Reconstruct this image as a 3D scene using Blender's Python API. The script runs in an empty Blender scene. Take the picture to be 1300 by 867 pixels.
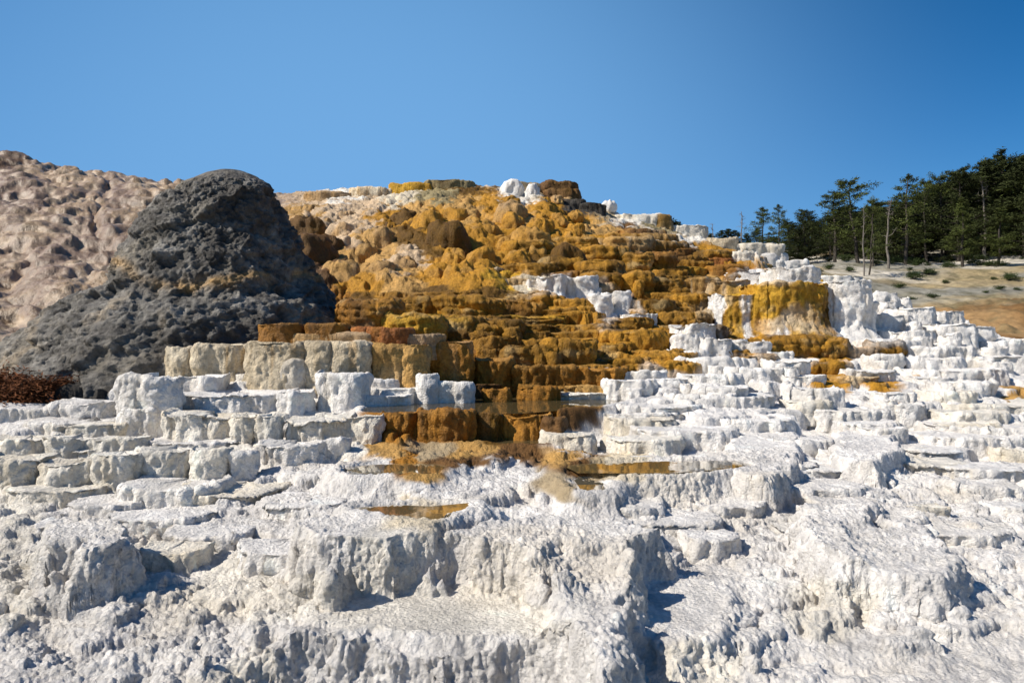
import bpy, math, random
import numpy as np
from mathutils import Vector
random.seed(7)
rng = np.random.default_rng(7)
F32 = np.float32
sc = bpy.context.scene
C = sc.collection

# ------------------------------------------------------------ camera, world, sun, exposure
EYE = 1.65
FPX, U0, V0 = 867.0, 650.0, 433.5
cam = bpy.data.cameras.new('camera'); cam.lens = 24; cam.sensor_width = 36
cam.clip_start = 0.05; cam.clip_end = 3000
camo = bpy.data.objects.new('camera', cam); C.objects.link(camo)
camo.location = (0, 0, EYE); camo.rotation_euler = (math.radians(90), 0, 0)
sc.camera = camo

SUN_EL = math.radians(42)
SUN_AZ = math.radians(252)          # compass direction of the sun, clockwise from +Y
w = bpy.data.worlds.new("World"); sc.world = w; w.use_nodes = True
nt = w.node_tree; bg = nt.nodes['Background']
sky = nt.nodes.new('ShaderNodeTexSky'); sky.sky_type = 'NISHITA'; sky.sun_disc = False
sky.sun_elevation = SUN_EL; sky.sun_rotation = SUN_AZ
sky.altitude = 2000; sky.air_density = 1.0; sky.dust_density = 2.0; sky.ozone_density = 3.0
hsv = nt.nodes.new('ShaderNodeHueSaturation'); hsv.inputs['Saturation'].default_value = 1.38
hsv.inputs['Value'].default_value = 1.0
nt.links.new(sky.outputs[0], hsv.inputs['Color']); 
# pale glow painted into the sky colour low towards the left, fading smoothly all round
tc = nt.nodes.new('ShaderNodeTexCoord'); dt = nt.nodes.new('ShaderNodeVectorMath'); dt.operation = 'DOT_PRODUCT'
nt.links.new(tc.outputs['Generated'], dt.inputs[0]); dt.inputs[1].default_value = (math.sin(math.radians(-12)), math.cos(math.radians(-12)), .04)
mr_ = nt.nodes.new('ShaderNodeMapRange'); mr_.interpolation_type = 'SMOOTHSTEP'
mr_.inputs['From Min'].default_value = .50; mr_.inputs['From Max'].default_value = 1.03; mr_.inputs['To Max'].default_value = 1.0
nt.links.new(dt.outputs['Value'], mr_.inputs['Value'])
mx = nt.nodes.new('ShaderNodeMix'); mx.data_type = 'RGBA'; pw = nt.nodes.new('ShaderNodeMath'); pw.operation = 'POWER'; pw.inputs[1].default_value = 1.9; nt.links.new(mr_.outputs[0], pw.inputs[0]); nt.links.new(pw.outputs[0], mx.inputs['Factor'])
nt.links.new(hsv.outputs[0], mx.inputs['A']); mx.inputs['B'].default_value = (1.65, 3.9, 7.2, 1); nt.links.new(mx.outputs['Result'], bg.inputs['Color'])
bg.inputs['Strength'].default_value = 0.088
sun = bpy.data.lights.new('sun', 'SUN'); sun.energy = 4.9; sun.angle = math.radians(0.5); sun.color = (1, .93, .82)
suno = bpy.data.objects.new('sun', sun); C.objects.link(suno)
sd = Vector((math.sin(SUN_AZ) * math.cos(SUN_EL), math.cos(SUN_AZ) * math.cos(SUN_EL), math.sin(SUN_EL)))
suno.rotation_euler = sd.to_track_quat('Z', 'Y').to_euler()
sc.view_settings.view_transform = 'Standard'; sc.view_settings.look = 'None'
sc.view_settings.gamma = 1; sc.view_settings.exposure = 0.30

# ------------------------------------------------------------ noise
def _h(ix, iy, iz, seed):
    n = (ix.astype(np.uint32) * np.uint32(374761393)) ^ (iy.astype(np.uint32) * np.uint32(668265263)) ^ (iz.astype(np.uint32) * np.uint32(2147483647 - 1274126177 + 12345)) ^ np.uint32((seed * 362437 + 88675123) & 0xffffffff)
    n = (n ^ (n >> np.uint32(13))) * np.uint32(1274126177)
    n = n ^ (n >> np.uint32(16)); n = n * np.uint32(2246822519); n = n ^ (n >> np.uint32(15))
    return n
def _r(n): return (n & np.uint32(0xffff)).astype(F32) / F32(65535)
Z1 = np.zeros(1, np.int32)
def noise2(x, y, seed=0):           # value noise -1..1 with quintic fade
    x = np.asarray(x, F32); y = np.asarray(y, F32)
    ix = np.floor(x); iy = np.floor(y); fx = x - ix; fy = y - iy
    ix = ix.astype(np.int32); iy = iy.astype(np.int32)
    a = fx * fx * (3 - 2 * fx); b = fy * fy * (3 - 2 * fy)
    v00 = _r(_h(ix, iy, Z1, seed)); v10 = _r(_h(ix + 1, iy, Z1, seed))
    v01 = _r(_h(ix, iy + 1, Z1, seed)); v11 = _r(_h(ix + 1, iy + 1, Z1, seed))
    return ((v00 * (1 - a) + v10 * a) * (1 - b) + (v01 * (1 - a) + v11 * a) * b) * 2 - 1
def noise3(x, y, z, seed=0):
    x = np.asarray(x, F32); y = np.asarray(y, F32); z = np.asarray(z, F32)
    iz = np.floor(z); fz = z - iz; iz = iz.astype(np.int32); c = fz * fz * (3 - 2 * fz)
    ix = np.floor(x); iy = np.floor(y); fx = x - ix; fy = y - iy
    ix = ix.astype(np.int32); iy = iy.astype(np.int32)
    a = fx * fx * (3 - 2 * fx); b = fy * fy * (3 - 2 * fy)
    out = 0
    for k, wz in ((0, 1 - c), (1, c)):
        v00 = _r(_h(ix, iy, iz + k, seed)); v10 = _r(_h(ix + 1, iy, iz + k, seed))
        v01 = _r(_h(ix, iy + 1, iz + k, seed)); v11 = _r(_h(ix + 1, iy + 1, iz + k, seed))
        out = out + ((v00 * (1 - a) + v10 * a) * (1 - b) + (v01 * (1 - a) + v11 * a) * b) * wz
    return out * 2 - 1
def fbm2(x, y, o=4, seed=0):
    s = 0; a = 1.0; t = 0; x = np.asarray(x, F32); y = np.asarray(y, F32)
    for k in range(o):
        s = s + a * noise2(x + 17.3 * k, y - 9.1 * k, seed + k); t += a; a *= .5
        x, y = (x * 1.62 - y * 1.23), (x * 1.23 + y * 1.62)
    return s / t
def fbm3(x, y, z, o=3, seed=0):
    s = 0; a = 1.0; t = 0
    for k in range(o):
        f = 2.03 ** k
        s = s + a * noise3(x * f + 7.7 * k, y * f, z * f - 3.1 * k, seed + k); t += a; a *= .5
    return s / t
def worley2(x, y, seed=0):
    x = np.asarray(x, F32); y = np.asarray(y, F32)
    ix = np.floor(x).astype(np.int32); iy = np.floor(y).astype(np.int32)
    f1 = np.full(x.shape, 9, F32); f2 = np.full(x.shape, 9, F32)
    for dx in (-1, 0, 1):
        for dy in (-1, 0, 1):
            n = _h(ix + dx, iy + dy, Z1, seed)
            px = ix + dx + _r(n); py = iy + dy + _r(n >> np.uint32(16))
            d = (px - x) ** 2 + (py - y) ** 2
            f2 = np.minimum(f2, np.maximum(f1, d)); f1 = np.minimum(f1, d)
    return np.sqrt(f1), np.sqrt(f2)
def worley3(x, y, z, seed=0):
    ix = np.floor(x).astype(np.int32); iy = np.floor(y).astype(np.int32); iz = np.floor(z).astype(np.int32)
    f1 = np.full(x.shape, 9, F32)
    for dx in (-1, 0, 1):
        for dy in (-1, 0, 1):
            for dz in (-1, 0, 1):
                n = _h(ix + dx, iy + dy, iz + dz, seed)
                d = (ix + dx + _r(n) - x) ** 2 + (iy + dy + _r(n >> np.uint32(12)) - y) ** 2 + (iz + dz + _r(_h(ix + dx, iz + dz, iy + dy, seed + 5)) - z) ** 2
                f1 = np.minimum(f1, d)
    return np.sqrt(f1)
def sstep(a, b, x):
    t = np.clip((x - a) / (b - a), 0, 1); return t * t * (3 - 2 * t)

# ------------------------------------------------------------ land form: per bearing, how the ground climbs with distance
COLS = {
 -500: [(3, 1080), (4, 900), (6.5, 700), (8, 640), (11, 540), (13, 500), (16, 430), (22, 350), (34, 230), (44, 150)],
 0:    [(3, 1080), (4, 890), (6.5, 695), (8, 628), (9.5, 580), (11.3, 530), (12.4, 515), (14, 470), (16, 440), (20, 390), (27, 310), (35, 240), (43, 192)],
 150:  [(3, 1080), (4, 890), (6.5, 695), (8, 628), (9.5, 578), (11.3, 528), (12.4, 500), (14, 470), (16, 445), (20, 385), (27, 310), (35, 250), (42, 213)],
 250:  [(3, 1080), (4, 890), (6.5, 695), (8, 628), (9.5, 572), (11.3, 522), (12.6, 490), (14, 455), (16, 440), (20, 385), (27, 315), (35, 255), (41, 231)],
 330:  [(3, 1080), (4, 890), (6.5, 690), (8, 620), (9.5, 570), (11.3, 525), (12.6, 495), (14, 440), (16, 420), (20, 385), (25, 330), (30, 285), (36, 252), (40, 243)],
 450:  [(3, 1080), (4, 890), (5, 760), (6.5, 680), (8, 612), (9.5, 570), (11.3, 530), (12.6, 500), (14, 443), (16, 420), (20, 380), (24, 345), (29, 290), (34, 252), (38, 238)],
 600:  [(3, 1080), (4, 890), (5, 758), (6.5, 660), (8, 607), (9.5, 565), (10.8, 545), (12.4, 510), (13.8, 492), (15, 460), (17, 420), (20, 378), (24, 335), (28, 290), (33, 243), (36, 234)],
 690:  [(3, 1080), (4, 890), (5, 758), (6.5, 665), (8, 610), (9.5, 570), (11, 545), (12.4, 520), (13.8, 495), (15, 462), (17, 425), (20, 380), (24, 335), (28, 290), (32, 250), (35, 242)],
 745:  [(3, 1080), (4, 890), (5, 762), (6.5, 670), (8, 612), (9.5, 572), (11, 545), (12.4, 522), (13.8, 498), (15, 468), (17, 432), (20, 385), (24, 340), (28, 300), (33, 262)],
 800:  [(3, 1080), (4, 890), (5, 772), (6.5, 675), (8, 615), (9.5, 573), (11, 545), (12.4, 515), (13.8, 490), (15, 470), (17, 437), (20, 390), (24, 345), (28, 308), (33, 272)],
 900:  [(3, 1080), (4, 890), (5, 780), (6.5, 685), (8, 620), (10, 563), (12, 518), (14, 485), (16, 460), (19, 420), (23, 372), (27, 335), (31, 300)],
 960:  [(3, 1080), (4, 890), (5, 780), (6.5, 688), (8, 622), (10, 565), (12, 522), (14, 488), (16, 464), (19, 425), (23, 372), (27, 332), (29, 317)],
 1010: [(3, 1080), (4, 890), (5, 782), (6.5, 690), (8, 625), (10, 570), (12, 527), (14, 492), (16, 466), (17.5, 450), (20, 400), (23, 362), (25.5, 345)],
 1110: [(3, 1080), (4, 890), (5, 785), (6.5, 690), (8, 627), (10, 575), (12, 533), (14, 500), (17, 464), (20, 425), (23, 388), (24.5, 377)],
 1200: [(3, 1080), (4, 890), (5, 785), (6.5, 692), (8, 630), (10, 578), (12, 535), (14, 505), (17, 468), (20, 428), (23, 403)],
 1300: [(3, 1080), (4, 890), (5, 790), (6.5, 700), (8, 635), (10, 583), (12, 540), (14, 510), (17, 475), (20, 446), (22, 434)],
 1800: [(3, 1080), (4, 900), (5, 800), (6.5, 710), (8, 650), (10, 600), (12, 560), (14, 530), (17, 495), (20, 475), (22, 468)],
}
UK = np.array(sorted(COLS), F32)
YK = np.exp(np.linspace(math.log(2.4), math.log(62), 420)).astype(F32)
ZT = np.zeros((len(UK), len(YK)), F32)
CREST = []
for i, u in enumerate(sorted(COLS)):
    ys = [p[0] for p in COLS[u]]; zs = [EYE + (V0 - p[1]) / FPX * p[0] for p in COLS[u]]
    CREST.append(ys[-1])
    ys += [ys[-1] + 1.5, ys[-1] + 5, ys[-1] + 14, 90]; zl = zs[-1]
    drop = 0.3 if u < 700 else 0.6
    zs += [zl - .1, zl - drop, zl - (1.2 if u < 700 else 3.0), zl - (2 if u < 700 else 5)]
    ZT[i] = np.interp(YK, ys, zs)
# soften the joints along distance
for _ in range(3):
    ZT[:, 1:-1] = (ZT[:, :-2] + 2 * ZT[:, 1:-1] + ZT[:, 2:]) / 4
def smooth_cols(u):
    t = np.interp(u, UK, np.arange(len(UK)))
    i = np.clip(np.floor(t).astype(int), 0, len(UK) - 2); f = t - i; f = f * f * (3 - 2 * f) * .6 + f * .4
    return i, f.astype(F32)
def zsmooth(x, y):
    u = U0 + FPX * x / y
    i, f = smooth_cols(u)
    t = (np.log(np.clip(y, 2.4, 62)) - math.log(2.4)) / (math.log(62) - math.log(2.4)) * (len(YK) - 1)
    j = np.clip(np.floor(t).astype(int), 0, len(YK) - 2); g = (t - j).astype(F32)
    a = ZT[i, j] * (1 - g) + ZT[i, j + 1] * g; b = ZT[i + 1, j] * (1 - g) + ZT[i + 1, j + 1] * g
    return a * (1 - f) + b * f
_ys = np.exp(np.linspace(math.log(2.6), math.log(45), 900)).astype(F32)
def ground_at(u, v):
    """where the line of sight through a photo point meets the smooth land: distance y"""
    z = zsmooth((u - U0) / FPX * _ys, _ys)
    vv = V0 - (z - EYE) / _ys * FPX
    k = np.argmax(vv <= v)
    if k == 0: k = len(_ys) - 1 if vv[0] > v else 1
    return float(_ys[k])
def pt(u, v, y): return ((u - U0) / FPX * y, y, EYE + (V0 - v) / FPX * y)
def pz(u, v, z):
    y = (EYE - z) * FPX / (v - V0); return ((u - U0) / FPX * y, y)

# flats and pools: polygons on level z given by the photo outline of their edge
FLATS = [   # (outline, z, edge width)
 ([(560, 668), (700, 655), (860, 668), (850, 705), (815, 728), (790, 742), (735, 735), (700, 716), (640, 704), (575, 702), (545, 690)], .07, .13),
 ([(715, 722), (800, 728), (800, 760), (775, 815), (765, 868), (700, 860), (690, 808), (722, 775)], -.12, .2),
 ([(395, 745), (470, 722), (560, 737), (640, 762), (712, 770), (706, 795), (650, 815), (560, 808), (470, 790), (400, 772)], -.33, .10),
 ([(370, 655), (540, 648), (565, 665), (560, 692), (520, 680), (500, 694), (450, 682), (425, 694), (375, 680)], .09, .12),
 ([(808, 762), (860, 730), (945, 745), (925, 800), (850, 835), (812, 815)], -.34, .14),
 ([(60, 665), (150, 655), (170, 685), (120, 710), (70, 705)], .03, .12),
 ([(930, 548), (1010, 545), (1010, 585), (985, 612), (930, 600)], .17, .10),
 ([(1060, 548), (1140, 545), (1140, 570), (1115, 590), (1065, 580)], .16, .10),
 ([(1020, 640), (1120, 640), (1140, 690), (1080, 720), (1030, 700)], -.03, .12),
 ([(1080, 665), (1190, 660), (1200, 690), (1210, 740), (1120, 735)], -.12, .12),
 ([(300, 895), (420, 912), (520, 925), (650, 925), (720, 905), (770, 1150), (250, 1150)], -.78, .12),
]
POOLS = [   # outline, z, label
 ([(470, 524), (560, 525), (660, 524), (760, 516), (800, 507), (730, 502), (620, 497), (540, 499), (505, 506), (470, 514)], .52),
 ([(566, 562), (700, 563), (712, 556), (690, 549), (560, 549), (545, 556)], .14),
 ([(445, 645), (500, 641), (545, 643), (600, 638), (594, 648), (566, 651), (556, 660), (532, 665), (508, 654), (450, 650)], .09),
 ([(720, 590), (830, 586), (950, 584), (960, 592), (850, 600), (740, 600)], .165),
 ([(728, 607), (745, 603), (765, 612), (762, 624), (740, 624)], .10),
 ([(440, 592), (520, 588), (570, 590), (560, 600), (450, 602)], .13),
]
GX0, GX1, GY0, GY1, GD = -9.0, 9.0, 2.2, 16.0, .04
gx = np.arange(GX0, GX1, GD, dtype=F32); gy = np.arange(GY0, GY1, GD, dtype=F32)
GXX, GYY = np.meshgrid(gx, gy)
def poly_sdf(poly):
    P = np.array(poly, F32); d = np.full(GXX.shape, 1e9, F32); inside = np.zeros(GXX.shape, bool)
    for k in range(len(P)):
        a = P[k]; b = P[(k + 1) % len(P)]; e = b - a
        wx = GXX - a[0]; wy = GYY - a[1]
        t = np.clip((wx * e[0] + wy * e[1]) / (e @ e), 0, 1)
        d = np.minimum(d, (wx - e[0] * t) ** 2 + (wy - e[1] * t) ** 2)
        c = ((a[1] > GYY) != (b[1] > GYY)) & (GXX < (b[0] - a[0]) * (GYY - a[1]) / (b[1] - a[1] + 1e-9) + a[0])
        inside ^= c
    d = np.sqrt(d); d = np.where(inside, -d, d)
    for ax in (0, 1):                    # rounds the corners of the outline
        for _ in range(2):
            q = np.pad(d, [(5, 5) if a == ax else (0, 0) for a in (0, 1)], mode='edge'); cs = np.cumsum(q, axis=ax, dtype=np.float64)
            d = ((cs[10:] - np.vstack([np.zeros((1, cs.shape[1])), cs[:-11]])) / 11 if ax == 0 else (cs[:, 10:] - np.hstack([np.zeros((cs.shape[0], 1)), cs[:, :-11]])) / 11).astype(F32)
    return d
def gsample(G, x, y, out=9.0):
    tx = (x - GX0) / GD; ty = (y - GY0) / GD
    ok = (tx >= 0) & (tx < len(gx) - 2) & (ty >= 0) & (ty < len(gy) - 2)
    ix = np.clip(tx, 0, len(gx) - 2).astype(int); iy = np.clip(ty, 0, len(gy) - 2).astype(int)
    fx = np.clip(tx - ix, 0, 1); fy = np.clip(ty - iy, 0, 1)
    v = (G[iy, ix] * (1 - fx) + G[iy, ix + 1] * fx) * (1 - fy) + (G[iy + 1, ix] * (1 - fx) + G[iy + 1, ix + 1] * fx) * fy
    return np.where(ok, v, out).astype(F32)
flat_s = [(poly_sdf([pz(u, v, z) for u, v in o]), z, e) for o, z, e in FLATS]
pool_w = [([pz(u, v, z) for u, v in o], z) for o, z in POOLS]
pool_s = [(poly_sdf(o), z) for o, z in pool_w]

# distance zones (in bearing/distance terms)
def zones(x, y):
    u = U0 + FPX * x / y
    wob = fbm2(x * .35, y * .35, 3, 90)
    hill = sstep(13.0, 15.5, y + wob * 1.5) * sstep(420, 330, u + wob * 40)                 # left hillside
    mound = sstep(18.5, 21, y + wob * 1.5) * sstep(700, 600, u + wob * 90) * sstep(330, 390, u)
    gold = sstep(12.8, 13.6, y + wob * .3) * (1 - hill) * (1 - mound)
    fore = sstep(10.5, 8.5, y + wob)
    dark = sstep(12.3, 12.9, y) * sstep(17.5, 16, y + wob * 1.5) * sstep(215, 190, u)
    return u, hill, mound, gold, fore, dark

def terr(z, h, wd, tread=.12):
    t = z / h; k = np.floor(t); f = t - k
    g = np.clip((f - (1 - wd)) / wd, 0, 1)
    S = 1 - (1 - g) ** 2.0
    return h * (k + S * (1 - tread) + f * tread)

def height(x, y):
    zb = zsmooth(x, y)
    u, hill, mound, gold, fore, dark = zones(x, y)
    f_big = fbm2(x * .55, y * .8, 3, 3); 
    wx = x + .25 * fbm2(x * 1.3, y * 1.3, 2, 11); wy = y + .25 * fbm2(x * 1.3, y * 1.3, 2, 12)
    a1, _ = worley2(wx / 1.15, wy / 1.3, 21)
    a2, _ = worley2(wx / .42, wy / .5, 22)
    sl = .35 * f_big
    zc = zb + sl * .42 + .30 * (.45 - a1) + .10 * (.45 - a2)
    zf = zb + .05 * f_big + .13 * (.45 - a1) + .12 * (.45 - a2) 
    t1 = terr(zc, .40, .09) ; t2 = terr(zf, .145, .13, .2)
    a3, _ = worley2(wx / .2, wy / .24, 23)
    tf = terr(zb + .10 * f_big + .15 * (.45 - a1) + .11 * (.45 - a2) + .04 * (.45 - a3), .155, .09, .3)
    mixc = sstep(-.25, .25, fbm2(x * .4, y * .4, 2, 31))
    mid = t1 * mixc + t2 * (1 - mixc)
    t3 = terr(zb + .05 * f_big + .09 * (.45 - a2) + .03 * (.45 - a3) + .05 * (.45 - a1), .125, .09, .2)
    near = tf * .4 + t3 * .6 + .05 * (.5 - a2) * 1.2 + .03 * (.5 - a3) * 1.3 + .03 * fbm2(x * 3, y * 3, 3, 33)
    mid = mid + .04 * (.5 - a3) + .03 * (.5 - a2)
    z = mid * (1 - fore) + near * fore
    z = z * (1 - .1 * fore) + zb * .1 * fore
    # hill: draped lumps elongated across the slope
    if True:
        s1, s1b = worley2(wx / 1.7, wy / 2.4, 41); s2, _ = worley2(wx / .8, wy / 1.0, 42); s3, _ = worley2(wx/.3, wy/.5, 43)
        s3 = s3 ** 2; und = .3 * fbm2(x * .25, y * .25, 3, 44)
        zh = terr(zb + .55 * (.45 - s1) + .22 * (.45 - s2) + und, .62, .42, .45) * .55 + terr(zb + .25 * (.45 - s1) + .24 * (.45 - s2) + und, .27, .45, .4) * .45 + .05 * (.5 - s3) - .12
        fold = np.abs(fbm2(x * .32 + y * .18, y * .16, 4, 46)); zh = zh - .35 * np.exp(-(fold / .14) ** 2) + .14 * fbm2(x * .7, y * .45, 4, 47) + .10 * fbm2(x * 2.2, y * 1.5, 3, 48)
        zm = zb + 1.0 * np.sqrt(np.clip(1 - s1 ** 2, 0, 1)) - .75 + .7 * (np.sqrt(np.clip(1 - s2 ** 2, 0, 1)) - .75) + .3 * fbm2(x * .4, y * .4, 2, 45)
        fc_ = sstep(31, 35.5, y) * .85; zm = zm * (1 - fc_) + (zb - .1) * fc_
        z = z * (1 - hill) + zh * hill
        z = z * (1 - mound) + zm * mound
    # foreground flats
    nz = .13 * fbm2(x * 1.7, y * 1.7, 2, 60) + .12 * fbm2(x * 4.5, y * 4.5, 3, 61) - .07 * (.5 - a2)
    for G, lz, e in flat_s:
        d = gsample(G, x, y) + nz
        m = 1 - np.clip((d + .02) / e, 0, 1) ** 1.3
        z = z * (1 - m) + (lz + .02 * f_big + .02 * np.exp(-(d / .08) ** 2)) * m
    for G, lz in pool_s:
        d = gsample(G, x, y) + nz * .45
        m = sstep(.22, -.02, d)
        z = z * (1 - m) + np.minimum(z, lz - .07) * m
        rim = np.exp(-((d - .16) / .15) ** 2)
        z = z * (1 - rim) + np.maximum(z, lz + .03) * rim * 1.0
    return z

# ------------------------------------------------------------ colours: what grows or dries where
PAL = {k: np.array(v, F32) for k, v in {
 'W': (.80, .765, .72), 'S': (.75, .715, .67), 'K': (.70, .60, .44), 'C': (.79, .74, .65),
 'G': (.45, .22, .022), 'D': (.13, .065, .007), 'Y': (.58, .33, .03), 'O': (.36, .16, .022),
 'B': (.15, .075, .025), 'T': (.50, .29, .09), 'P': (.43, .295, .17), 'Q': (.30, .20, .13),
 'X': (.058, .052, .045), 'R': (.36, .13, .035), 'N': (.40, .31, .19), 'L': (.30, .24, .12), 'E': (.56, .41, .26)}.items()}
ANCH = """
0 200 B,60 215 P,20 230 Q,100 250 P,30 290 P,0 330 P,60 340 Q,30 250 Q,140 320 Q,90 290 Q,120 300 Q,150 250 Q,200 240 P,180 270 P,70 400 P,10 400 P,120 350 P,0 370 P,40 385 Q,20 430 N,90 420 X,60 460 X,10 450 X,120 480 X,170 450 X,60 500 X,130 500 X,0 490 B,
240 245 P,350 255 P,400 252 E,380 275 T,395 290 D,420 270 E,430 300 E,470 255 E,480 240 K,520 236 K,560 234 L,500 250 K,545 246 L,430 244 C,590 236 D,450 285 E,500 275 G,405 310 B,420 345 B,400 330 B,440 330 T,470 300 T,480 330 T,510 330 E,500 350 T,520 290 D,540 310 D,560 300 G,530 270 T,560 270 G,590 265 T,620 260 G,600 300 G,630 320 G,560 345 G,600 350 G,650 300 G,640 350 Y,470 360 G,520 370 T,430 385 O,400 395 B,460 385 D,490 392 G,540 380 D,620 380 D,600 400 G,560 405 Y,500 410 Y,
660 245 C,680 240 N,700 245 B,730 260 X,690 265 G,720 280 G,660 275 T,700 300 G,750 290 T,760 270 N,750 310 G,800 275 C,850 288 L,880 300 C,820 300 N,800 295 B,790 300 T,850 300 N,840 320 B,870 320 B,900 322 G,930 325 G,960 315 C,1000 325 C,930 338 O,980 335 T,960 350 W,1000 345 W,
690 330 D,640 345 G,760 330 G,740 350 D,700 360 W,740 365 W,670 358 K,790 340 D,830 340 G,860 345 D,800 360 G,820 380 D,780 385 W,770 400 W,700 385 G,740 395 G,660 395 D,700 410 D,740 420 G,800 405 D,640 420 D,620 440 B,680 440 G,720 450 D,760 440 G,820 420 G,850 405 D,880 380 G,870 360 D,900 355 T,900 390 K,920 400 D,
950 370 Y,980 390 Y,940 400 Y,1010 370 D,1040 370 Y,1000 400 W,1030 410 W,985 415 W,1060 400 D,1080 360 W,1080 400 W,1100 420 W,1140 390 W,1130 430 W,960 430 G,1010 435 G,1050 445 G,930 440 D,1090 445 W,1130 450 G,1170 430 W,1250 440 W,1200 410 W,1290 450 W,
880 435 W,910 440 W,860 440 G,840 430 G,800 440 G,840 460 G,780 460 D,830 475 W,920 460 W,980 470 W,900 470 W,1020 462 W,1060 465 G,1040 475 G,1090 470 W,1120 488 G,1180 490 S,1080 485 G,1150 470 W,1230 470 W,1170 460 G,
350 412 O,420 415 O,500 425 O,560 430 B,350 430 Q,450 430 Q,520 455 O,580 460 O,480 455 O,420 460 K,380 465 C,330 465 C,250 460 C,590 480 O,610 470 B,640 480 O,700 485 O,760 480 O,680 505 O,600 500 B,740 505 T,790 500 W,560 515 B,640 515 B,740 520 B,500 540 O,560 540 O,620 550 D,690 550 B,700 540 O,780 530 W,760 560 W,720 575 T,660 575 B,600 575 T,540 575 N,480 575 T,440 560 C,
480 595 S,545 600 T,600 600 W,600 586 B,520 587 O,560 590 B,540 615 S,580 625 S,480 640 S,520 650 K,580 645 S,640 600 W,660 640 W,720 620 N,760 600 N,740 595 B,800 595 K,850 592 S,900 588 S,940 590 S,800 625 S,740 618 S,850 610 S,
430 500 W,480 500 W,560 490 W,400 540 C,300 545 C,200 520 W,150 500 W,300 510 S,50 540 S,50 600 C,200 600 C,120 570 C,300 600 S,380 600 S,300 650 S,100 650 S,0 650 C,200 700 S,300 750 C,100 750 S,0 750 C,50 830 S,150 850 S,250 820 S,300 850 C,400 700 S,420 760 C,400 830 S,500 700 C,520 760 C,600 760 C,660 780 C,500 840 S,600 730 S,640 840 S,700 690 W,700 760 S,760 840 S,850 780 W,800 650 W,900 650 W,
850 560 W,950 550 W,1050 540 W,1150 560 W,1250 540 W,1000 600 W,1100 640 W,1200 600 W,1280 640 W,900 700 S,1000 700 W,1100 700 W,1200 700 W,1290 750 W,950 800 W,1050 780 C,1150 800 W,1250 830 S,900 850 C,1000 850 W,1100 850 S,700 650 W,1100 500 W,1000 500 W,1293 503 T,1262 512 W,1262 492 W,1293 480 W,1293 522 W,1140 478 W,1205 478 W,1185 505 W,900 520 W,1250 500 W,640 680 W,720 560 S
"""
_a = [s.split() for s in ANCH.replace('\n', '').split(',') if s.strip()]
AU = np.array([float(a[0]) for a in _a], F32); AV = np.array([float(a[1]) for a in _a], F32)
AC = np.array([PAL[a[2]] for a in _a], F32)
def anchor_colour(x, y, z):
    """mineral colour by place on the hillside, patches broken up by noise"""
    u = U0 + FPX * x / y; v = V0 - (z - EYE) / y * FPX
    u = u + 26 * fbm2(x * 1.1, (y + z) * 1.1, 4, 101) + 12 * fbm2(x * 5, (y + z) * 3, 3, 103); v = v + 12 * fbm2(x * 1.3, (y + z) * 1.6, 4, 102) + 5 * fbm2(x * 6, (y + z) * 6, 3, 104)
    out = np.zeros(x.shape + (3,), F32)
    N = x.size; xs = u.ravel(); vs = v.ravel(); o = out.reshape(-1, 3)
    for s in range(0, N, 60000):
        du = (xs[s:s + 60000, None] - AU[None]); dv = (vs[s:s + 60000, None] - AV[None]) * 1.7
        wgt = ((du * du + dv * dv + 20) / 400) ** -5.0
        wgt /= wgt.sum(1, keepdims=True); o[s:s + 60000] = wgt @ AC
    return out

def mesh_from(name, verts, faces, mat, cols=None, smooth=True):
    me = bpy.data.meshes.new(name)
    verts = np.asarray(verts, F32); faces = np.asarray(faces, np.int32); n = faces.shape[1]
    me.vertices.add(len(verts)); me.vertices.foreach_set('co', verts.ravel())
    me.loops.add(faces.size); me.loops.foreach_set('vertex_index', faces.ravel())
    me.polygons.add(len(faces)); me.polygons.foreach_set('loop_start', np.arange(0, faces.size, n, dtype=np.int32))
    try: me.polygons.foreach_set('loop_total', np.full(len(faces), n, np.int32))
    except Exception: pass
    me.update(calc_edges=True)
    if smooth: me.polygons.foreach_set('use_smooth', np.ones(len(faces), bool))
    if cols is not None:
        at = me.color_attributes.new('mineral', 'FLOAT_COLOR', 'POINT')
        cc = np.ones((len(verts), 4), F32); cc[:, :3] = np.clip(cols, .003, .86)
        at.data.foreach_set('color', cc.ravel())
    if mat: me.materials.append(mat)
    me.validate(); return me
def link(name, me, parent=None, **props):
    o = bpy.data.objects.new(name, me); C.objects.link(o)
    if parent: o.parent = parent
    for k, v in props.items(): o[k] = v
    return o
def empty(name, loc, **props):
    o = bpy.data.objects.new(name, None); C.objects.link(o); o.location = loc; o.empty_display_size = .2
    for k, v in props.items(): o[k] = v
    return o
def grid_faces(r, c, wrap=False):
    i = np.arange(r - 1)[:, None]; j = np.arange(c - (0 if wrap else 1))[None]
    a = i * c + j; b = i * c + (j + 1) % c
    return np.stack([a, b, b + c, a + c], -1).reshape(-1, 4)

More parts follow.
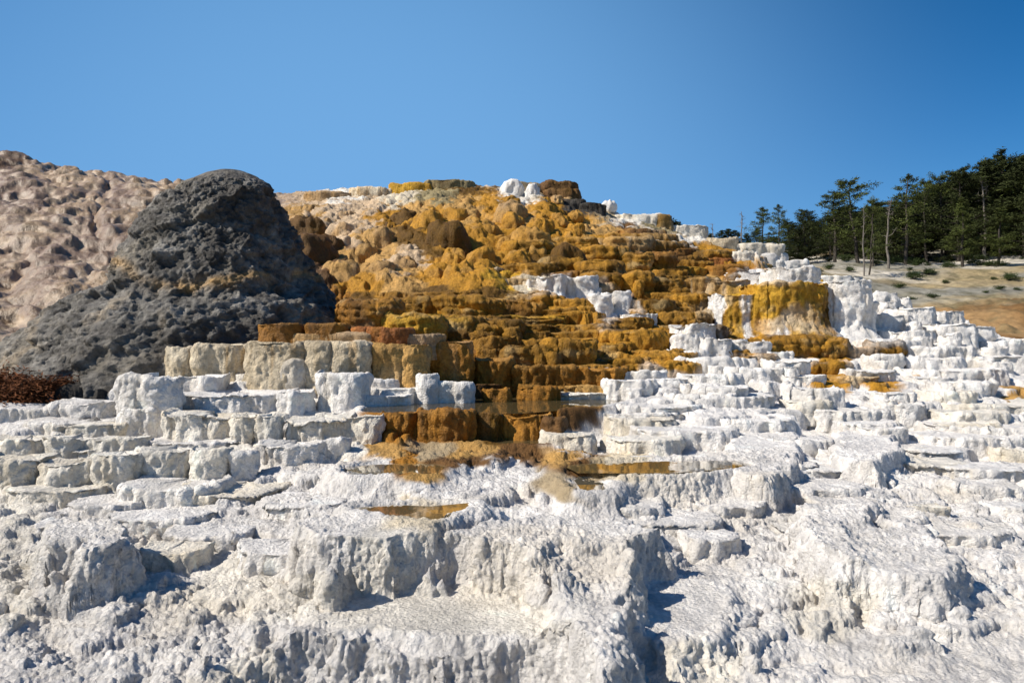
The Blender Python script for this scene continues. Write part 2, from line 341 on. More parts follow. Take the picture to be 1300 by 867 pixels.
# ------------------------------------------------------------ materials
FINE = 1.9
def mineral_material(name, rough=.85, wet=.0, scale=9.0, bump=.6, bdist=.02, var=.25, streak=0.0):
    m = bpy.data.materials.new(name); m.use_nodes = True; t = m.node_tree; N = t.nodes; L = t.links
    b = N['Principled BSDF']
    at = N.new('ShaderNodeAttribute'); at.attribute_name = 'mineral'
    geo = N.new('ShaderNodeNewGeometry')
    n1 = N.new('ShaderNodeTexNoise'); n1.inputs['Scale'].default_value = scale * FINE; n1.inputs['Detail'].default_value = 8; n1.inputs['Roughness'].default_value = .65
    n2 = N.new('ShaderNodeTexNoise'); n2.inputs['Scale'].default_value = scale * .16; n2.inputs['Detail'].default_value = 5
    L.new(geo.outputs['Position'], n1.inputs['Vector']); L.new(geo.outputs['Position'], n2.inputs['Vector'])
    mr = N.new('ShaderNodeMapRange'); mr.inputs['From Min'].default_value = .3; mr.inputs['From Max'].default_value = .7
    mr.inputs['To Min'].default_value = 1 - var; mr.inputs['To Max'].default_value = 1 + var * .6
    L.new(n1.outputs['Fac'], mr.inputs['Value'])
    mr2 = N.new('ShaderNodeMapRange'); mr2.inputs['From Min'].default_value = .3; mr2.inputs['From Max'].default_value = .7
    mr2.inputs['To Min'].default_value = 1 - var * .5; mr2.inputs['To Max'].default_value = 1 + var * .35
    L.new(n2.outputs['Fac'], mr2.inputs['Value'])
    mu = N.new('ShaderNodeMath'); mu.operation = 'MULTIPLY'; L.new(mr.outputs[0], mu.inputs[0]); L.new(mr2.outputs[0], mu.inputs[1])
    vm = N.new('ShaderNodeVectorMath'); vm.operation = 'SCALE'; L.new(at.outputs['Color'], vm.inputs[0]); L.new(mu.outputs[0], vm.inputs['Scale'])
    L.new(vm.outputs[0], b.inputs['Base Color'])
    b.inputs['Roughness'].default_value = rough
    b.inputs['Specular IOR Level'].default_value = .2 + wet
    # relief: crusty grain plus small nodules
    vo = N.new('ShaderNodeTexVoronoi'); vo.inputs['Scale'].default_value = scale * 4.5; vo.feature = 'SMOOTH_F1'
    L.new(geo.outputs['Position'], vo.inputs['Vector'])
    n3 = N.new('ShaderNodeTexNoise'); n3.inputs['Scale'].default_value = scale * 2.2; n3.inputs['Detail'].default_value = 9; n3.inputs['Roughness'].default_value = .7
    L.new(geo.outputs['Position'], n3.inputs['Vector'])
    ad = N.new('ShaderNodeMath'); ad.operation = 'MULTIPLY_ADD'; ad.inputs[1].default_value = -.35
    L.new(vo.outputs['Distance'], ad.inputs[0]); L.new(n3.outputs['Fac'], ad.inputs[2])
    bp = N.new('ShaderNodeBump'); bp.inputs['Strength'].default_value = bump; bp.inputs['Distance'].default_value = bdist
    L.new(ad.outputs[0], bp.inputs['Height'])
    if streak:
        mp = N.new('ShaderNodeMapping'); mp.inputs['Scale'].default_value = (14, 14, 1.3); L.new(geo.outputs['Position'], mp.inputs['Vector'])
        n4 = N.new('ShaderNodeTexNoise'); n4.inputs['Scale'].default_value = 1; n4.inputs['Detail'].default_value = 4; L.new(mp.outputs[0], n4.inputs['Vector'])
        bp2 = N.new('ShaderNodeBump'); bp2.inputs['Strength'].default_value = streak; bp2.inputs['Distance'].default_value = .05
        L.new(n4.outputs['Fac'], bp2.inputs['Height']); L.new(bp2.outputs[0], bp.inputs['Normal'])
    L.new(bp.outputs[0], b.inputs['Normal'])
    return m
M_white = mineral_material('dry_white_travertine', .9, 0, 9, 1.0, .045, .22)
M_gold = mineral_material('bacterial_mat_travertine', .55, -.02, 7, .95, .05, .42, .7)
M_hill = mineral_material('weathered_travertine', .42, .25, 4, .8, .05, .32, .2)
M_dark = mineral_material('dark_weathered_rock', .7, .1, 4, 1.0, .06, .55)
M_soil = mineral_material('dry_pale_soil', .95, -.1, 1.2, .8, .12, .35)

def simple_mat(name, col, rough=.8, var=.3, scale=8, spec=.3, trans=0, bump=0, sub=0):
    m = bpy.data.materials.new(name); m.use_nodes = True; t = m.node_tree; b = t.nodes['Principled BSDF']
    n = t.nodes.new('ShaderNodeTexNoise'); n.inputs['Scale'].default_value = scale; n.inputs['Detail'].default_value = 5
    r = t.nodes.new('ShaderNodeValToRGB'); r.color_ramp.elements[0].position = .3; r.color_ramp.elements[1].position = .7
    r.color_ramp.elements[0].color = (*[c * (1 - var) for c in col], 1); r.color_ramp.elements[1].color = (*[min(1, c * (1 + var)) for c in col], 1)
    g = t.nodes.new('ShaderNodeNewGeometry'); t.links.new(g.outputs['Position'], n.inputs['Vector'])
    t.links.new(n.outputs['Fac'], r.inputs[0]); t.links.new(r.outputs[0], b.inputs['Base Color'])
    b.inputs['Roughness'].default_value = rough; b.inputs['Specular IOR Level'].default_value = spec
    if bump:
        bp = t.nodes.new('ShaderNodeBump'); bp.inputs['Strength'].default_value = bump; bp.inputs['Distance'].default_value = .02
        t.links.new(n.outputs['Fac'], bp.inputs['Height']); t.links.new(bp.outputs[0], b.inputs['Normal'])
    return m

# ------------------------------------------------------------ the terraced land as fine meshes
NC, NR, NS = 1240, 900, 2600
uu = np.concatenate([np.linspace(-480, -60, 80)[:-1], np.linspace(-60, 1360, NC - 158), np.linspace(1360, 1790, 80)[1:]]).astype(F32)
yy = np.exp(np.linspace(math.log(2.9), math.log(52), NS)).astype(F32)
YY, UU = np.meshgrid(yy, uu)               # (NC, NS)
XX = (UU - U0) / FPX * YY
ZZ = height(XX, YY).astype(F32)
del UU
P = np.zeros((NC, NR, 3), F32); s_new = np.linspace(0, 1, NR)
DL = (np.sqrt(np.diff(YY, axis=1) ** 2 * .22 + np.diff(ZZ, axis=1) ** 2) / YY[:, 1:]).astype(np.float64)
def box(a, k, ax):
    a = np.moveaxis(a, ax, 0); q = np.pad(a, [(k, k)] + [(0, 0)] * (a.ndim - 1), mode='edge'); cs = np.cumsum(np.vstack([np.zeros((1,) + q.shape[1:]), q]), axis=0)
    return np.moveaxis((cs[2 * k + 1:] - cs[:-2 * k - 1]) / (2 * k + 1), 0, ax)
DL = box(box(DL, 26, 0), 26, 0); DL = box(DL, 3, 1)
for c in range(NC):
    s = np.concatenate([[0], np.cumsum(DL[c])]); s = .8 * s / s[-1] + .2 * np.linspace(0, 1, NS)
    P[c, :, 1] = np.interp(s_new, s, YY[c]); P[c, :, 2] = np.interp(s_new, s, ZZ[c])
P[..., 0] = (uu[:, None] - U0) / FPX * P[..., 1]
del XX, YY, ZZ
def normals(P):
    a = np.gradient(P, axis=0); b = np.gradient(P, axis=1)
    n = np.cross(a, b); n /= np.linalg.norm(n, axis=-1, keepdims=True) + 1e-9
    return n * np.where(n[..., 2:3] < 0, -1, 1)
Nn = normals(P)
x, y, z = P[..., 0], P[..., 1], P[..., 2]
u, hill, mound, gold, fore, dark = zones(x, y)
steep = sstep(.25, .8, 1 - Nn[..., 2])
# water level areas stay smooth
poolm = np.zeros(x.shape, F32)
for G, lz in pool_s: poolm = np.maximum(poolm, sstep(.05, -.05, gsample(G, x, y)))
flatm = np.zeros(x.shape, F32)
G0 = flat_s[2][0]; flatm = sstep(.0, -.15, gsample(G0, x, y)); flatm = np.maximum(flatm, sstep(0, -.15, gsample(flat_s[4][0], x, y))) * (1 - steep)
flute = fbm3(x * 5, y * 5, z * 1.1, 3, 201)
lump = fbm3(x * 2.2, y * 2.2, z * 2.2, 4, 205)
d = .035 * lump * (1 - .6 * flatm) + flute * steep * (.045 + .02 * gold)
d = d + hill * .10 * fbm3(x * 1.2, y * 1.2, z * 1.6, 4, 210) + dark * .22 * fbm3(x * 1.5 + z, y * 2.5, z * 3, 4, 220)
near = y < 15
f1 = np.zeros(x.shape, F32)
wv = .62 * worley3(x[near] * 9 + lump[near] * .8, y[near] * 9, z[near] * 7, 230) + .38 * worley3(x[near] * 21, y[near] * 21 + lump[near], z[near] * 18, 231)
f1[near] = wv
rough_patch = sstep(-.1, .4, fbm2(x * .9, y * .9, 3, 240)) * .6 + .12
rough_patch = np.clip(rough_patch + steep * .6, 0, 1) * (1 - .85 * flatm)
amp = .034 * fore + .024 * (1 - fore) * (y < 15)
d = d + amp * (.55 - f1) * 1.5 * rough_patch * near
fine = fbm3(x * 22, y * 22, z * 18, 2, 250)
rg = np.clip(fore + .45, 0, 1) * (1 - .75 * flatm) * (.45 + .55 * rough_patch)
d = d + .026 * (np.abs(fine) * 2 - .35) * rg * (1 - mound * .5) * (1 - hill * .5)
d = d + .032 * (np.abs(fbm3(x * 7.5, y * 7.5, z * 6, 3, 251)) * 2 - .4) * rg
d = d + mound * (.10 * fbm3(x * 2.4, y * 2.4, z * 1.2, 3, 255) + .15 * flute + .05 * (1 - 2 * np.abs(fbm3(x * 5, y * 5, z * 2, 3, 258)))) + hill * .04 * fbm3(x * 4, y * 4, z * 5, 3, 256)
d = d + (1 - mound) * (1 - hill) * gold * .06 * fbm3(x * 4.5, y * 4.5, z * 3, 3, 257)
d = d * (1 - .8 * poolm)
P += Nn * d[..., None]
col = anchor_colour(x, y, z)
# crusty grey on rough high spots, cleaner in creases; gold darker patches
whiteish = sstep(.3, .5, col[..., 2])
g1 = sstep(-.1, .45, fbm3(x * 2.5, y * 2.5, z * 2.5, 3, 260) + .3 * steep + .5 * fine * fore) * whiteish * (.4 + .6 * np.clip(fore + .2, 0, 1))
col = col * (1 - .17 * g1[..., None] * np.array([1, 1, .95], F32))
g2 = sstep(.1, .5, fbm3(x * 1.1, y * 1.1, z * 1.1, 3, 265)) * whiteish * fore * .45
col = col * (1 - g2[..., None]) + np.array([.74, .66, .54], F32) * g2[..., None]
col = col * (1 - .16 * hill[..., None])
cs_ = (hill * sstep(.05, .4, fbm3(x * 1.6 + y * .5, y * .5, z * 3.2, 4, 272)) * .6)[..., None]; col = col * (1 - cs_) + np.array([.60, .47, .33], F32) * cs_
hb = hill * sstep(-.15, .3, .6 * fbm3(x * .35, y * .25, z * .6, 4, 270) + .6 * fbm3(x * 2.4, y * 1.4, z * 4, 3, 271)) * .85
col = col * (1 - hb[..., None]) + PAL['Q'] * .8 * hb[..., None]
wet = poolm[..., None]
col = col * (1 - wet * .7)
col *= (1 + .22 * fbm3(x * 6, y * 6, z * 3, 3, 275))[..., None]

Pf = P.reshape(-1, 3); cf = col.reshape(-1, 3)
faces = grid_faces(NC, NR)
fz = np.zeros(len(faces), np.int8)   # 0 white, 1 gold, 2 hill, 3 dark
ctr = faces[:, 0]
hf, mf, gf, df = hill.ravel()[ctr], mound.ravel()[ctr], gold.ravel()[ctr], dark.ravel()[ctr]
cw = cf[ctr]; satur = (cw[:, 0] - cw[:, 2]) / (cw[:, 0] + .02)
fz[(satur > .45) & (np.maximum(mf, gf) > .5)] = 1
yb = P[..., 1].ravel()[ctr]; ub = U0 + FPX * P[..., 0].ravel()[ctr] / yb
fz[:] = 0
fz[(yb > 13.0) & (ub < 950)] = 1
fz[(hf > .5)] = 2
fz[(df > .5) & (hf > .2)] = 3
info = [('white_terraces', M_white, 'dry white and grey travertine terraces stepping down towards the viewer'),
        ('golden_slope', M_gold, 'gold and brown travertine slope wet with hot spring water'),
        ('rippled_hillside', M_hill, 'pinkish brown rippled travertine hillside on the left'),
        ('rubble_slope', M_dark, 'dark rubble slope below the grey cone')]
LAND = {}
for k, (nm, mt, lab) in enumerate(info):
    fs = faces[fz == k]
    used = np.unique(fs); re = np.zeros(len(Pf), np.int32); re[used] = np.arange(len(used))
    me = mesh_from(nm, Pf[used], re[fs][:, ::-1], mt, cf[used])
    LAND[nm] = link(nm, me, kind='structure', label=lab)
del P, Nn, faces, Pf, cf, col

# ------------------------------------------------------------ ledges: rimstone steps with fluted fronts
MATS = {'W': M_white, 'C': M_white, 'S': M_white, 'K': M_gold}
def ledge(u0, u1, vt, vb, kind, lobes=2, bulge=.35, seed=0, over=.10, back=None, y=None, parent=None, name='rimstone_ledge', lab=None, rough=1.0, tilt=0.0, kb=None, flare=.22, white=0, strata=False, lip=.07):
    r = random.Random(seed * 7919 + int(u0 * 13 + vt * 7))
    um = (u0 + u1) / 2
    if y is None: y = ground_at(um, vb)
    W = (u1 - u0) / FPX * y; H = (vb - vt) / FPX * y
    ztop = EYE + (V0 - vt) / FPX * y
    xm = (um - U0) / FPX * y
    hw = W / 2
    px = y / 683.0
    ns = int(np.clip(W * 1.6 / (px * 1.25), 26, 190)); nwall = int(np.clip(H * 1.2 / (px * 1.15), 12, 56)); ntop = 7
    s = np.linspace(-1, 1, ns).astype(F32)
    # superellipse-like front: nearly straight face, ends turning back
    ang = s * math.pi / 2 * 1.12
    ex = .55 if lobes > 1 else .75
    cx = np.sign(np.sin(ang)) * np.abs(np.sin(ang)) ** (ex + .25); cy = np.sign(np.cos(ang)) * np.abs(np.cos(ang)) ** ex
    D = max(.25, min(hw * 1.1, bulge * 2.2 + .3))
    bx = xm + hw * cx; by = y + D * .9 - D * cy * .9
    # lobes: rounded scallops with narrow creases
    edges = np.sort(np.array([-1.1] + [(-1 + 2 * (k + r.uniform(.3, .7)) / lobes) - 0 for k in range(lobes - 1) for _ in (0,)][:lobes - 1] + [1.1], F32)) if lobes > 1 else np.array([-1.3, 1.3], F32)
    if lobes > 1:
        base = np.linspace(-1.05, 1.05, lobes + 1); base[1:-1] += np.array([r.uniform(-.35, .35) * 2 / lobes for _ in range(lobes - 1)]); edges = base.astype(F32)
    k = np.clip(np.searchsorted(edges, s) - 1, 0, len(edges) - 2)
    c = (edges[k] + edges[k + 1]) / 2; hwid = (edges[k + 1] - edges[k]) / 2
    q = np.clip((s - c) / hwid, -1, 1); lob = np.sqrt(np.clip(1 - np.abs(q) ** r.choice([2.4, 3.0, 4.5]), 0, 1))
    lobw = hw * 2 / max(lobes, 1)
    lamp = min(.22, .16 * lobw)
    tx = np.gradient(bx); ty = np.gradient(by); tl = np.sqrt(tx ** 2 + ty ** 2) + 1e-6
    nx, ny = ty / tl, -tx / tl
    rowsX, rowsY, rowsZ, wallm = [], [], [], []
    lobr = np.array([r.uniform(-.5, .5) for _ in range(len(edges))])[k]
    ztl = ztop + lobr * min(.05, H * .12) * np.abs(lob) + tilt * s
    T = np.linspace(0, 1, nwall) ** 1.25
    hv = fbm3(bx * 2.2, by * 2.2, 0 * bx + ztop, 3, 290 + seed % 40) * min(.11, H * .22) * rough
    ztl = ztl + hv
    # top, from back to the rim
    for i in range(ntop):
        f = (i / (ntop))
        cxm, cym = xm, y + D * 1.25
        ff = f ** .6
        X = cxm + (bx + nx * lamp * (lob - 1) - cxm) * ff; Y = cym + (by + ny * lamp * (lob - 1) - cym) * ff
        dip = min(.03, H * .1) * (1 - f ** 4) if f < 1 else 0
        rowsX.append(X); rowsY.append(Y); rowsZ.append(ztl - dip + 0 * s); wallm.append(0)
    for t in T:
        a = 1 - (1 - min(t / lip, 1)) ** 2              # rounded lip
        prof = over * H * .5 * (a - 1) + over * H * math.sin(math.pi * min(1, t * 1.1)) * .5 - over * H * .6 * sstep(.0, .9, t) + H * flare * sstep(.4, 1.0, t) ** 1.3
        lo = lamp * (lob - 1) * (1 - .15 * t)
        off = lo + prof
        rowsX.append(bx + nx * off); rowsY.append(by + ny * off); rowsZ.append(ztl - (H * 1.25 + .25) * t * (1 if t > 0 else 0) + 0 * s); wallm.append(1)
    X = np.array(rowsX, F32); Y = np.array(rowsY, F32); Z = np.array(rowsZ, F32)
    Pm = np.stack([X, Y, Z], -1); Nm = normals(Pm)
    # outward = away from inside
    cen = np.array([xm, y + D, ztop - H * .5], F32)
    flip = np.sum(Nm * (Pm - cen), -1, keepdims=True) < 0; Nm = np.where(flip, -Nm, Nm)
    wm = np.array(wallm, F32)[:, None] * np.ones((1, ns), F32)
    sd = seed % 50
    fl = fbm3(X * 7, Y * 7, Z * 1.0, 3, 301 + sd) * (1.5 if kind in 'GDYOBT' else 1); lu = fbm3(X * 2.5, Y * 2.5, Z * 2.5, 3, 311); fi = fbm3(X * 16, Y * 16, Z * 12, 2, 321)
    wl = worley3(X * 9, Y * 9, Z * 5, 331)
    big = fbm3(X * 1.1, Y * 1.1, Z * 1.4, 3, 315)
    w2 = worley3(X * 20, Y * 20, Z * 14, 333)
    dd = wm * (.055 * fl + .075 * (.5 - wl) + .03 * (.5 - w2)) * rough + .05 * lu * (.3 + wm) + .02 * fi * (.4 + wm) + .16 * big * min(1, W) * wm
    fadeb = 1.0
    Pm = Pm + Nm * dd[..., None] * np.array([1, 1, .6], F32)
    Pm[..., 2] += .03 * lu * (1 - wm) + .015 * fi * (1 - wm)
    if strata and kind in 'GDYOBT' and H > .22:
        th_ = (.10 + .05 * (seed % 3)) * max(1, y / 14)
        ff = (Z + .10 * noise2(X * 1.1, Y * 1.1, 380) + .03 * noise2(X * 5, Y * 5, 381)) / th_ + seed * .37; ff = ff - np.floor(ff)
        st_ = np.sqrt(np.clip(1 - (2 * ff - 1) ** 2, 0, 1)) * sstep(-.5, .1, noise2(X * .9, Z * 2 + Y, 382))
        Pm = Pm + Nm * (st_ * .06 * max(1, y / 16) * wm)[..., None] * np.array([1, 1, 0], F32)
    base = PAL[kind]
    cl = np.ones(X.shape + (3,), F32) * base
    pat = sstep(-.1, .45, fbm3(X * 1.3, Y * 1.3, Z * 1.0, 4, 341))
    st = sstep(.05, .5, fbm3(X * 5, Y * 5, Z * .5, 3, 351)) * wm
    if kind in 'GDYOBT' and parent is not None and parent.name.startswith('golden'):
        cl = cl * .55 + .45 * anchor_colour(X, Y, Z)
        pl_ = sstep(.2, .5, fbm3(X * 1.7 + 9, Y * 1.7, Z * 3, 3, 353))[..., None] * .45
        cl = cl * (1 - pl_) + np.array([.60, .45, .22], F32) * pl_
        br_ = (sstep(.1, .45, fbm3(X * 6 + 2, Y * 6, Z * .7, 3, 354)) * wm)[..., None] * .5
        cl = cl * (1 - br_) + PAL['D'] * br_
    st2 = sstep(.12, .4, fbm3(X * 7 + 3, Y * 7, Z * .35, 3, 352)) * wm * (.5 if kind == 'K' else 0)
    alt = {'W': 'S', 'C': 'K', 'S': 'C', 'K': 'T', 'G': 'D', 'D': 'G', 'Y': 'G', 'O': 'B', 'B': 'O', 'T': 'K', 'P': 'T', 'Q': 'B', 'X': 'X', 'N': 'K', 'L': 'D', 'R': 'O', 'E': 'T'}[kind]
    if kb: alt = kb
    am = .55 if kind not in 'WS' else .4
    cl = cl * (1 - am * pat[..., None]) + PAL[alt] * am * pat[..., None]
    cl = cl * (1 - .5 * st[..., None]) + PAL[alt] * .5 * st[..., None]
    cl = cl * (1 - st2[..., None]) + PAL['T'] * .8 * st2[..., None]
    if kind in 'GDOYBT':  # paler crest where the mat dries, browner feet
        zt = (Z - (ztop - H)) / H
        rim = sstep(.78, .95, zt) * (1 - wm * .3) * sstep(-.2, .3, fbm3(X * 2, Y * 2, Z, 2, 361))
        cl = cl * (1 - .35 * rim[..., None]) + PAL['T'] * .35 * rim[..., None] * (.8 if kind in 'DB' else 1)
    if white and kind in 'YG':
        ws = sstep(-.06, .08, noise3(X * 2.3 + 4, Y * .6, Z * .3, 391) + .25 * fbm3(X * 6, Y * 6, Z * 1.5, 3, 392))[..., None] * wm[..., None]
        cl = cl * (1 - ws) + PAL['W'] * ws
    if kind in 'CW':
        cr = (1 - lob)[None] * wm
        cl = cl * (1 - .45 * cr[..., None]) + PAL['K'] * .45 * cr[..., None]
    cl *= (1 + .3 * fbm3(X * 6, Y * 6, Z * 3, 3, 371))[..., None]
    nr = Pm.shape[0]
    fc = grid_faces(nr, ns)
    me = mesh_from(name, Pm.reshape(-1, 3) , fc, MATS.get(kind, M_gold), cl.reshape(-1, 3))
    o = link(name, me, parent)
    if lab: o['label'] = lab
    return o

SD = [0]
RC = random.Random(99)
def many(txt, parent, extra=0.0, **kw):
    for ln in txt.strip().replace(';', '\n').split('\n'):
        f = ln.split()
        if not f: continue
        SD[0] += 1
        a = [float(q) for q in f[:4]]
        ledge(*a, f[4], lobes=int(f[5]) if len(f) > 5 else 2, seed=SD[0], parent=parent, **kw)
        if RC.random() < extra:          # a smaller rim grown against its foot
            wd = (a[1] - a[0]) * RC.uniform(.22, .5); c0 = RC.uniform(a[0] - wd * .2, a[1] - wd * .8); hh = a[3] - a[2]
            SD[0] += 1; ledge(c0, c0 + wd, a[2] + hh * RC.uniform(.35, .7), a[3] + hh * RC.uniform(.05, .3), RC.choice([f[4], f[4], {'G': 'D', 'D': 'G', 'O': 'B', 'W': 'S'}.get(f[4], f[4])]), lobes=RC.choice([1, 2]), seed=SD[0], parent=parent, **kw)

WT = LAND['white_terraces']; GS = LAND['golden_slope']
# left white stairs
many("""
140 212 478 546 W 2; 200 275 478 503 W 2; 172 352 501 524 W 5; 345 394 498 524 W 1; 148 200 520 548 W 2
190 292 528 562 C 3; 286 322 529 563 C 1; 316 355 529 563 C 1; 350 440 534 562 C 3; 428 484 529 558 C 2
-60 60 519 536 S 3; 50 140 512 532 S 2; 40 156 541 556 C 3; -40 42 558 586 C 2; 36 108 557 584 C 1; 104 172 557 582 C 2
-50 40 584 624 C 2; 34 114 584 624 C 1; 104 164 580 626 C 1; 158 238 573 614 C 1; 233 283 572 614 C 1; 278 322 574 606 S 1
136 258 622 644 S 3; 320 400 566 590 S 3; 398 440 560 580 S 2; 10 130 538 552 S 4; 170 300 562 574 S 4; 60 150 572 584 C 3
""", WT)

# cream wall and its neighbours: a thing of its own
def group_thing(name, lab, cat, u, v, txt, **kw):
    y = ground_at(u, v); x, _, z = pt(u, v, y)
    t = empty(name, (0, 0, 0), label=lab, category=cat)
    many(txt, t, **kw); return t
group_thing('travertine_wall', 'tall cream block wall with vertical stains, in front of the dark cone', 'rock terrace', 330, 480, """
203 242 439 478 K 1; 236 308 437 479 K 2; 298 386 434 496 K 1; 340 384 458 496 C 1; 378 470 434 496 K 2; 462 545 436 494 T 2; 535 602 433 492 O 2; 498 560 433 470 O 2""", rough=.6, kb="N")
group_thing('travertine_slab', 'orange brown slab lying on top of the cream wall beside the dark cone', 'rock terrace', 380, 424, """
316 382 410 425 O 1; 380 442 411 425 O 1; 438 520 416 428 R 2; 316 560 424 437 P 3""", rough=.4, y=13.1)
group_thing('white_terrace_blocks', 'white stepped blocks at the foot of the brown wall, left of the amber pool', 'rock terrace', 490, 510, """
393 462 475 520 W 2; 455 505 481 500 W 1; 470 538 477 492 W 1; 455 545 493 506 W 2; 440 520 503 517 W 3; 528 556 476 508 W 1; 545 592 472 488 W 1; 545 600 486 508 W 2; 510 560 468 478 T 2""", rough=.4, over=.12)
group_thing('amber_ledge', 'wet amber brown ledge holding the upper pool and dripping into the lower one', 'rock terrace', 590, 550, """
478 530 524 553 O 1; 526 600 524 556 O 2; 590 640 526 552 D 2; 630 700 529 552 O 3; 690 720 530 556 B 1""", y=None, kb='B')
group_thing('amber_wall', 'rough amber brown wall with rounded top behind the right end of the pool', 'rock terrace', 700, 495, """
598 652 456 494 O 1; 640 735 466 496 O 3; 700 800 468 496 O 3; 655 720 492 508 O 3; 715 790 490 503 T 3; 612 650 492 508 O 1; 590 640 488 496 B 2""", kb='D')
# golden steps
many("""
600 660 428 452 G 1; 636 700 440 468 G 2; 690 760 430 466 G 2; 650 720 405 412 D 3; 680 775 396 404 G 3; 695 780 411 420 G 4; 650 700 420 428 D 2
745 810 433 448 G 2; 765 850 419 445 G 3; 760 830 402 418 D 3; 800 860 378 402 D 3; 830 905 395 415 G 3; 850 905 372 395 G 2; 905 950 388 415 D 2
500 580 378 398 G 3; 540 650 378 402 G 4; 630 690 380 400 O 2; 560 650 400 414 D 4; 480 560 396 430 Y 3; 560 612 402 430 D 2; 610 660 404 428 D 2
480 640 370 380 D 5; 640 720 374 392 G 3; 560 640 412 432 D 3; 650 745 392 400 D 4; 700 760 380 398 G 3; 425 500 378 420 O 3; 
640 660 335 350 G 1; 655 705 332 352 G 2; 600 640 340 352 T 2; 690 740 326 345 D 2; 650 700 350 362 K 3; 735 790 330 355 D 3; 740 790 345 368 G 2
795 830 320 345 G 1; 826 862 318 345 O 1; 795 830 345 372 G 1; 830 875 340 358 D 2; 820 870 352 375 D 2; 875 915 350 372 T 2; 870 905 330 344 D 2
760 830 300 318 T 3; 780 850 290 302 B 3; 700 760 300 316 G 2; 740 800 312 330 G 2; 640 700 305 322 G 2; 820 860 305 318 N 2
880 932 317 332 G 3; 884 936 327 338 R 2; 900 955 335 350 O 3; 930 990 308 318 C 3; 975 1000 309 322 C 1; 930 960 318 330 C 2; 960 1005 320 334 S 3; 990 1030 330 340 W 2; 900 940 300 312 N 3
920 1000 432 446 D 3; 970 1060 425 446 G 3; 1040 1080 430 450 G 2; 880 960 445 456 G 4; 800 870 446 458 G 3; 760 830 455 466 G 4; 860 930 412 430 D 3; 1060 1130 440 452 G 3; 1110 1150 432 452 D 2
1020 1090 460 472 G 3; 1060 1130 478 486 T 3; 820 880 458 470 G 3; 940 990 448 460 G 2; 745 790 462 470 D 3
""", GS, extra=.5, over=.34, flare=.12, strata=True)
RT = random.Random(31)
vt_ = 298.0
while vt_ < 464:
    lo = np.interp(vt_, [298, 370, 372, 464], [620, 560, 440, 640]); hi = np.interp(vt_, [298, 330, 380, 464], [860, 900, 900, 900])
    c0 = lo + RT.uniform(-10, 60)
    while c0 < hi - 60:
        wd = RT.uniform(70, 190); hh = RT.uniform(6, 11); c1 = min(c0 + wd, hi + 10)
        SD[0] += 1; vj = vt_ + RT.uniform(-3, 3)
        ledge(c0, c1, vj, vj + hh, RT.choice('GGDGYDOG'), lobes=int(3 + (c1 - c0) / 26), seed=SD[0], parent=GS, over=.5, flare=.0, bulge=.5)
        c0 += wd * RT.uniform(.8, 1.5)
    vt_ += RT.uniform(8, 12)
group_thing('white_travertine_outcrop', 'white rounded outcrop standing among golden steps below the summit', 'rock outcrop', 740, 380, """
668 705 355 372 W 2; 680 720 350 376 W 2; 712 762 351 376 W 2; 735 765 365 374 W 1; 750 780 372 402 W 1; 765 802 371 396 W 2; 790 838 398 412 W 3; 772 800 404 412 W 2""", over=.0, bulge=.6, lip=.5, flare=.4)
group_thing('white_lobed_outcrop', 'white lobed outcrop like piled sacks, right of centre above the white terraces', 'rock outcrop', 900, 450, """
856 918 413 436 W 2; 858 895 424 452 W 2; 890 935 430 456 W 2; 932 982 433 456 W 3; 918 952 432 452 W 1; 855 900 446 458 W 3; 975 1010 447 460 W 2""", over=.0, bulge=.6, lip=.5, flare=.4)
group_thing('golden_dome', 'yellow and white streaked dome of travertine with a white crust along its top', 'rock outcrop', 1010, 430, """
913 990 372 425 Y 3; 960 1062 358 424 Y 4; 1000 1058 362 424 G 2; 1036 1062 372 420 D 1; 1055 1112 355 432 W 3; 1085 1118 382 432 W 2
925 1000 345 356 W 3; 980 1050 340 362 W 4; 1040 1105 350 366 W 3; 900 960 355 378 T 2""", over=.0, bulge=.9, white=1, lip=.45, flare=.5)
# right white cascade and middle white steps
many("""
1108 1148 372 402 W 2; 1145 1160 378 400 W 1; 1140 1200 390 425 W 3; 1190 1232 395 420 W 2; 1105 1170 400 425 W 3; 1130 1200 420 438 W 3; 1190 1250 412 440 W 4; 1225 1275 416 440 W 3; 1250 1330 432 452 W 4
1090 1180 432 448 W 4; 1160 1260 440 456 W 4; 1150 1240 455 470 W 4; 1240 1340 452 470 W 4; 1110 1150 452 466 S 2; 1170 1300 470 484 W 6
770 836 484 502 W 3; 830 880 480 496 W 2; 872 950 476 492 W 3; 930 1010 468 482 W 3; 980 1040 458 480 W 2; 860 970 456 470 W 4; 1000 1060 476 490 W 2; 1080 1150 470 484 W 3
735 800 467 476 W 3; 790 850 472 486 W 2; 890 960 492 508 W 3; 1020 1080 494 512 W 2; 1120 1170 500 514 W 2; 1200 1270 486 500 W 3
""", WT, extra=.6, bulge=.5, lip=.4, flare=.35)

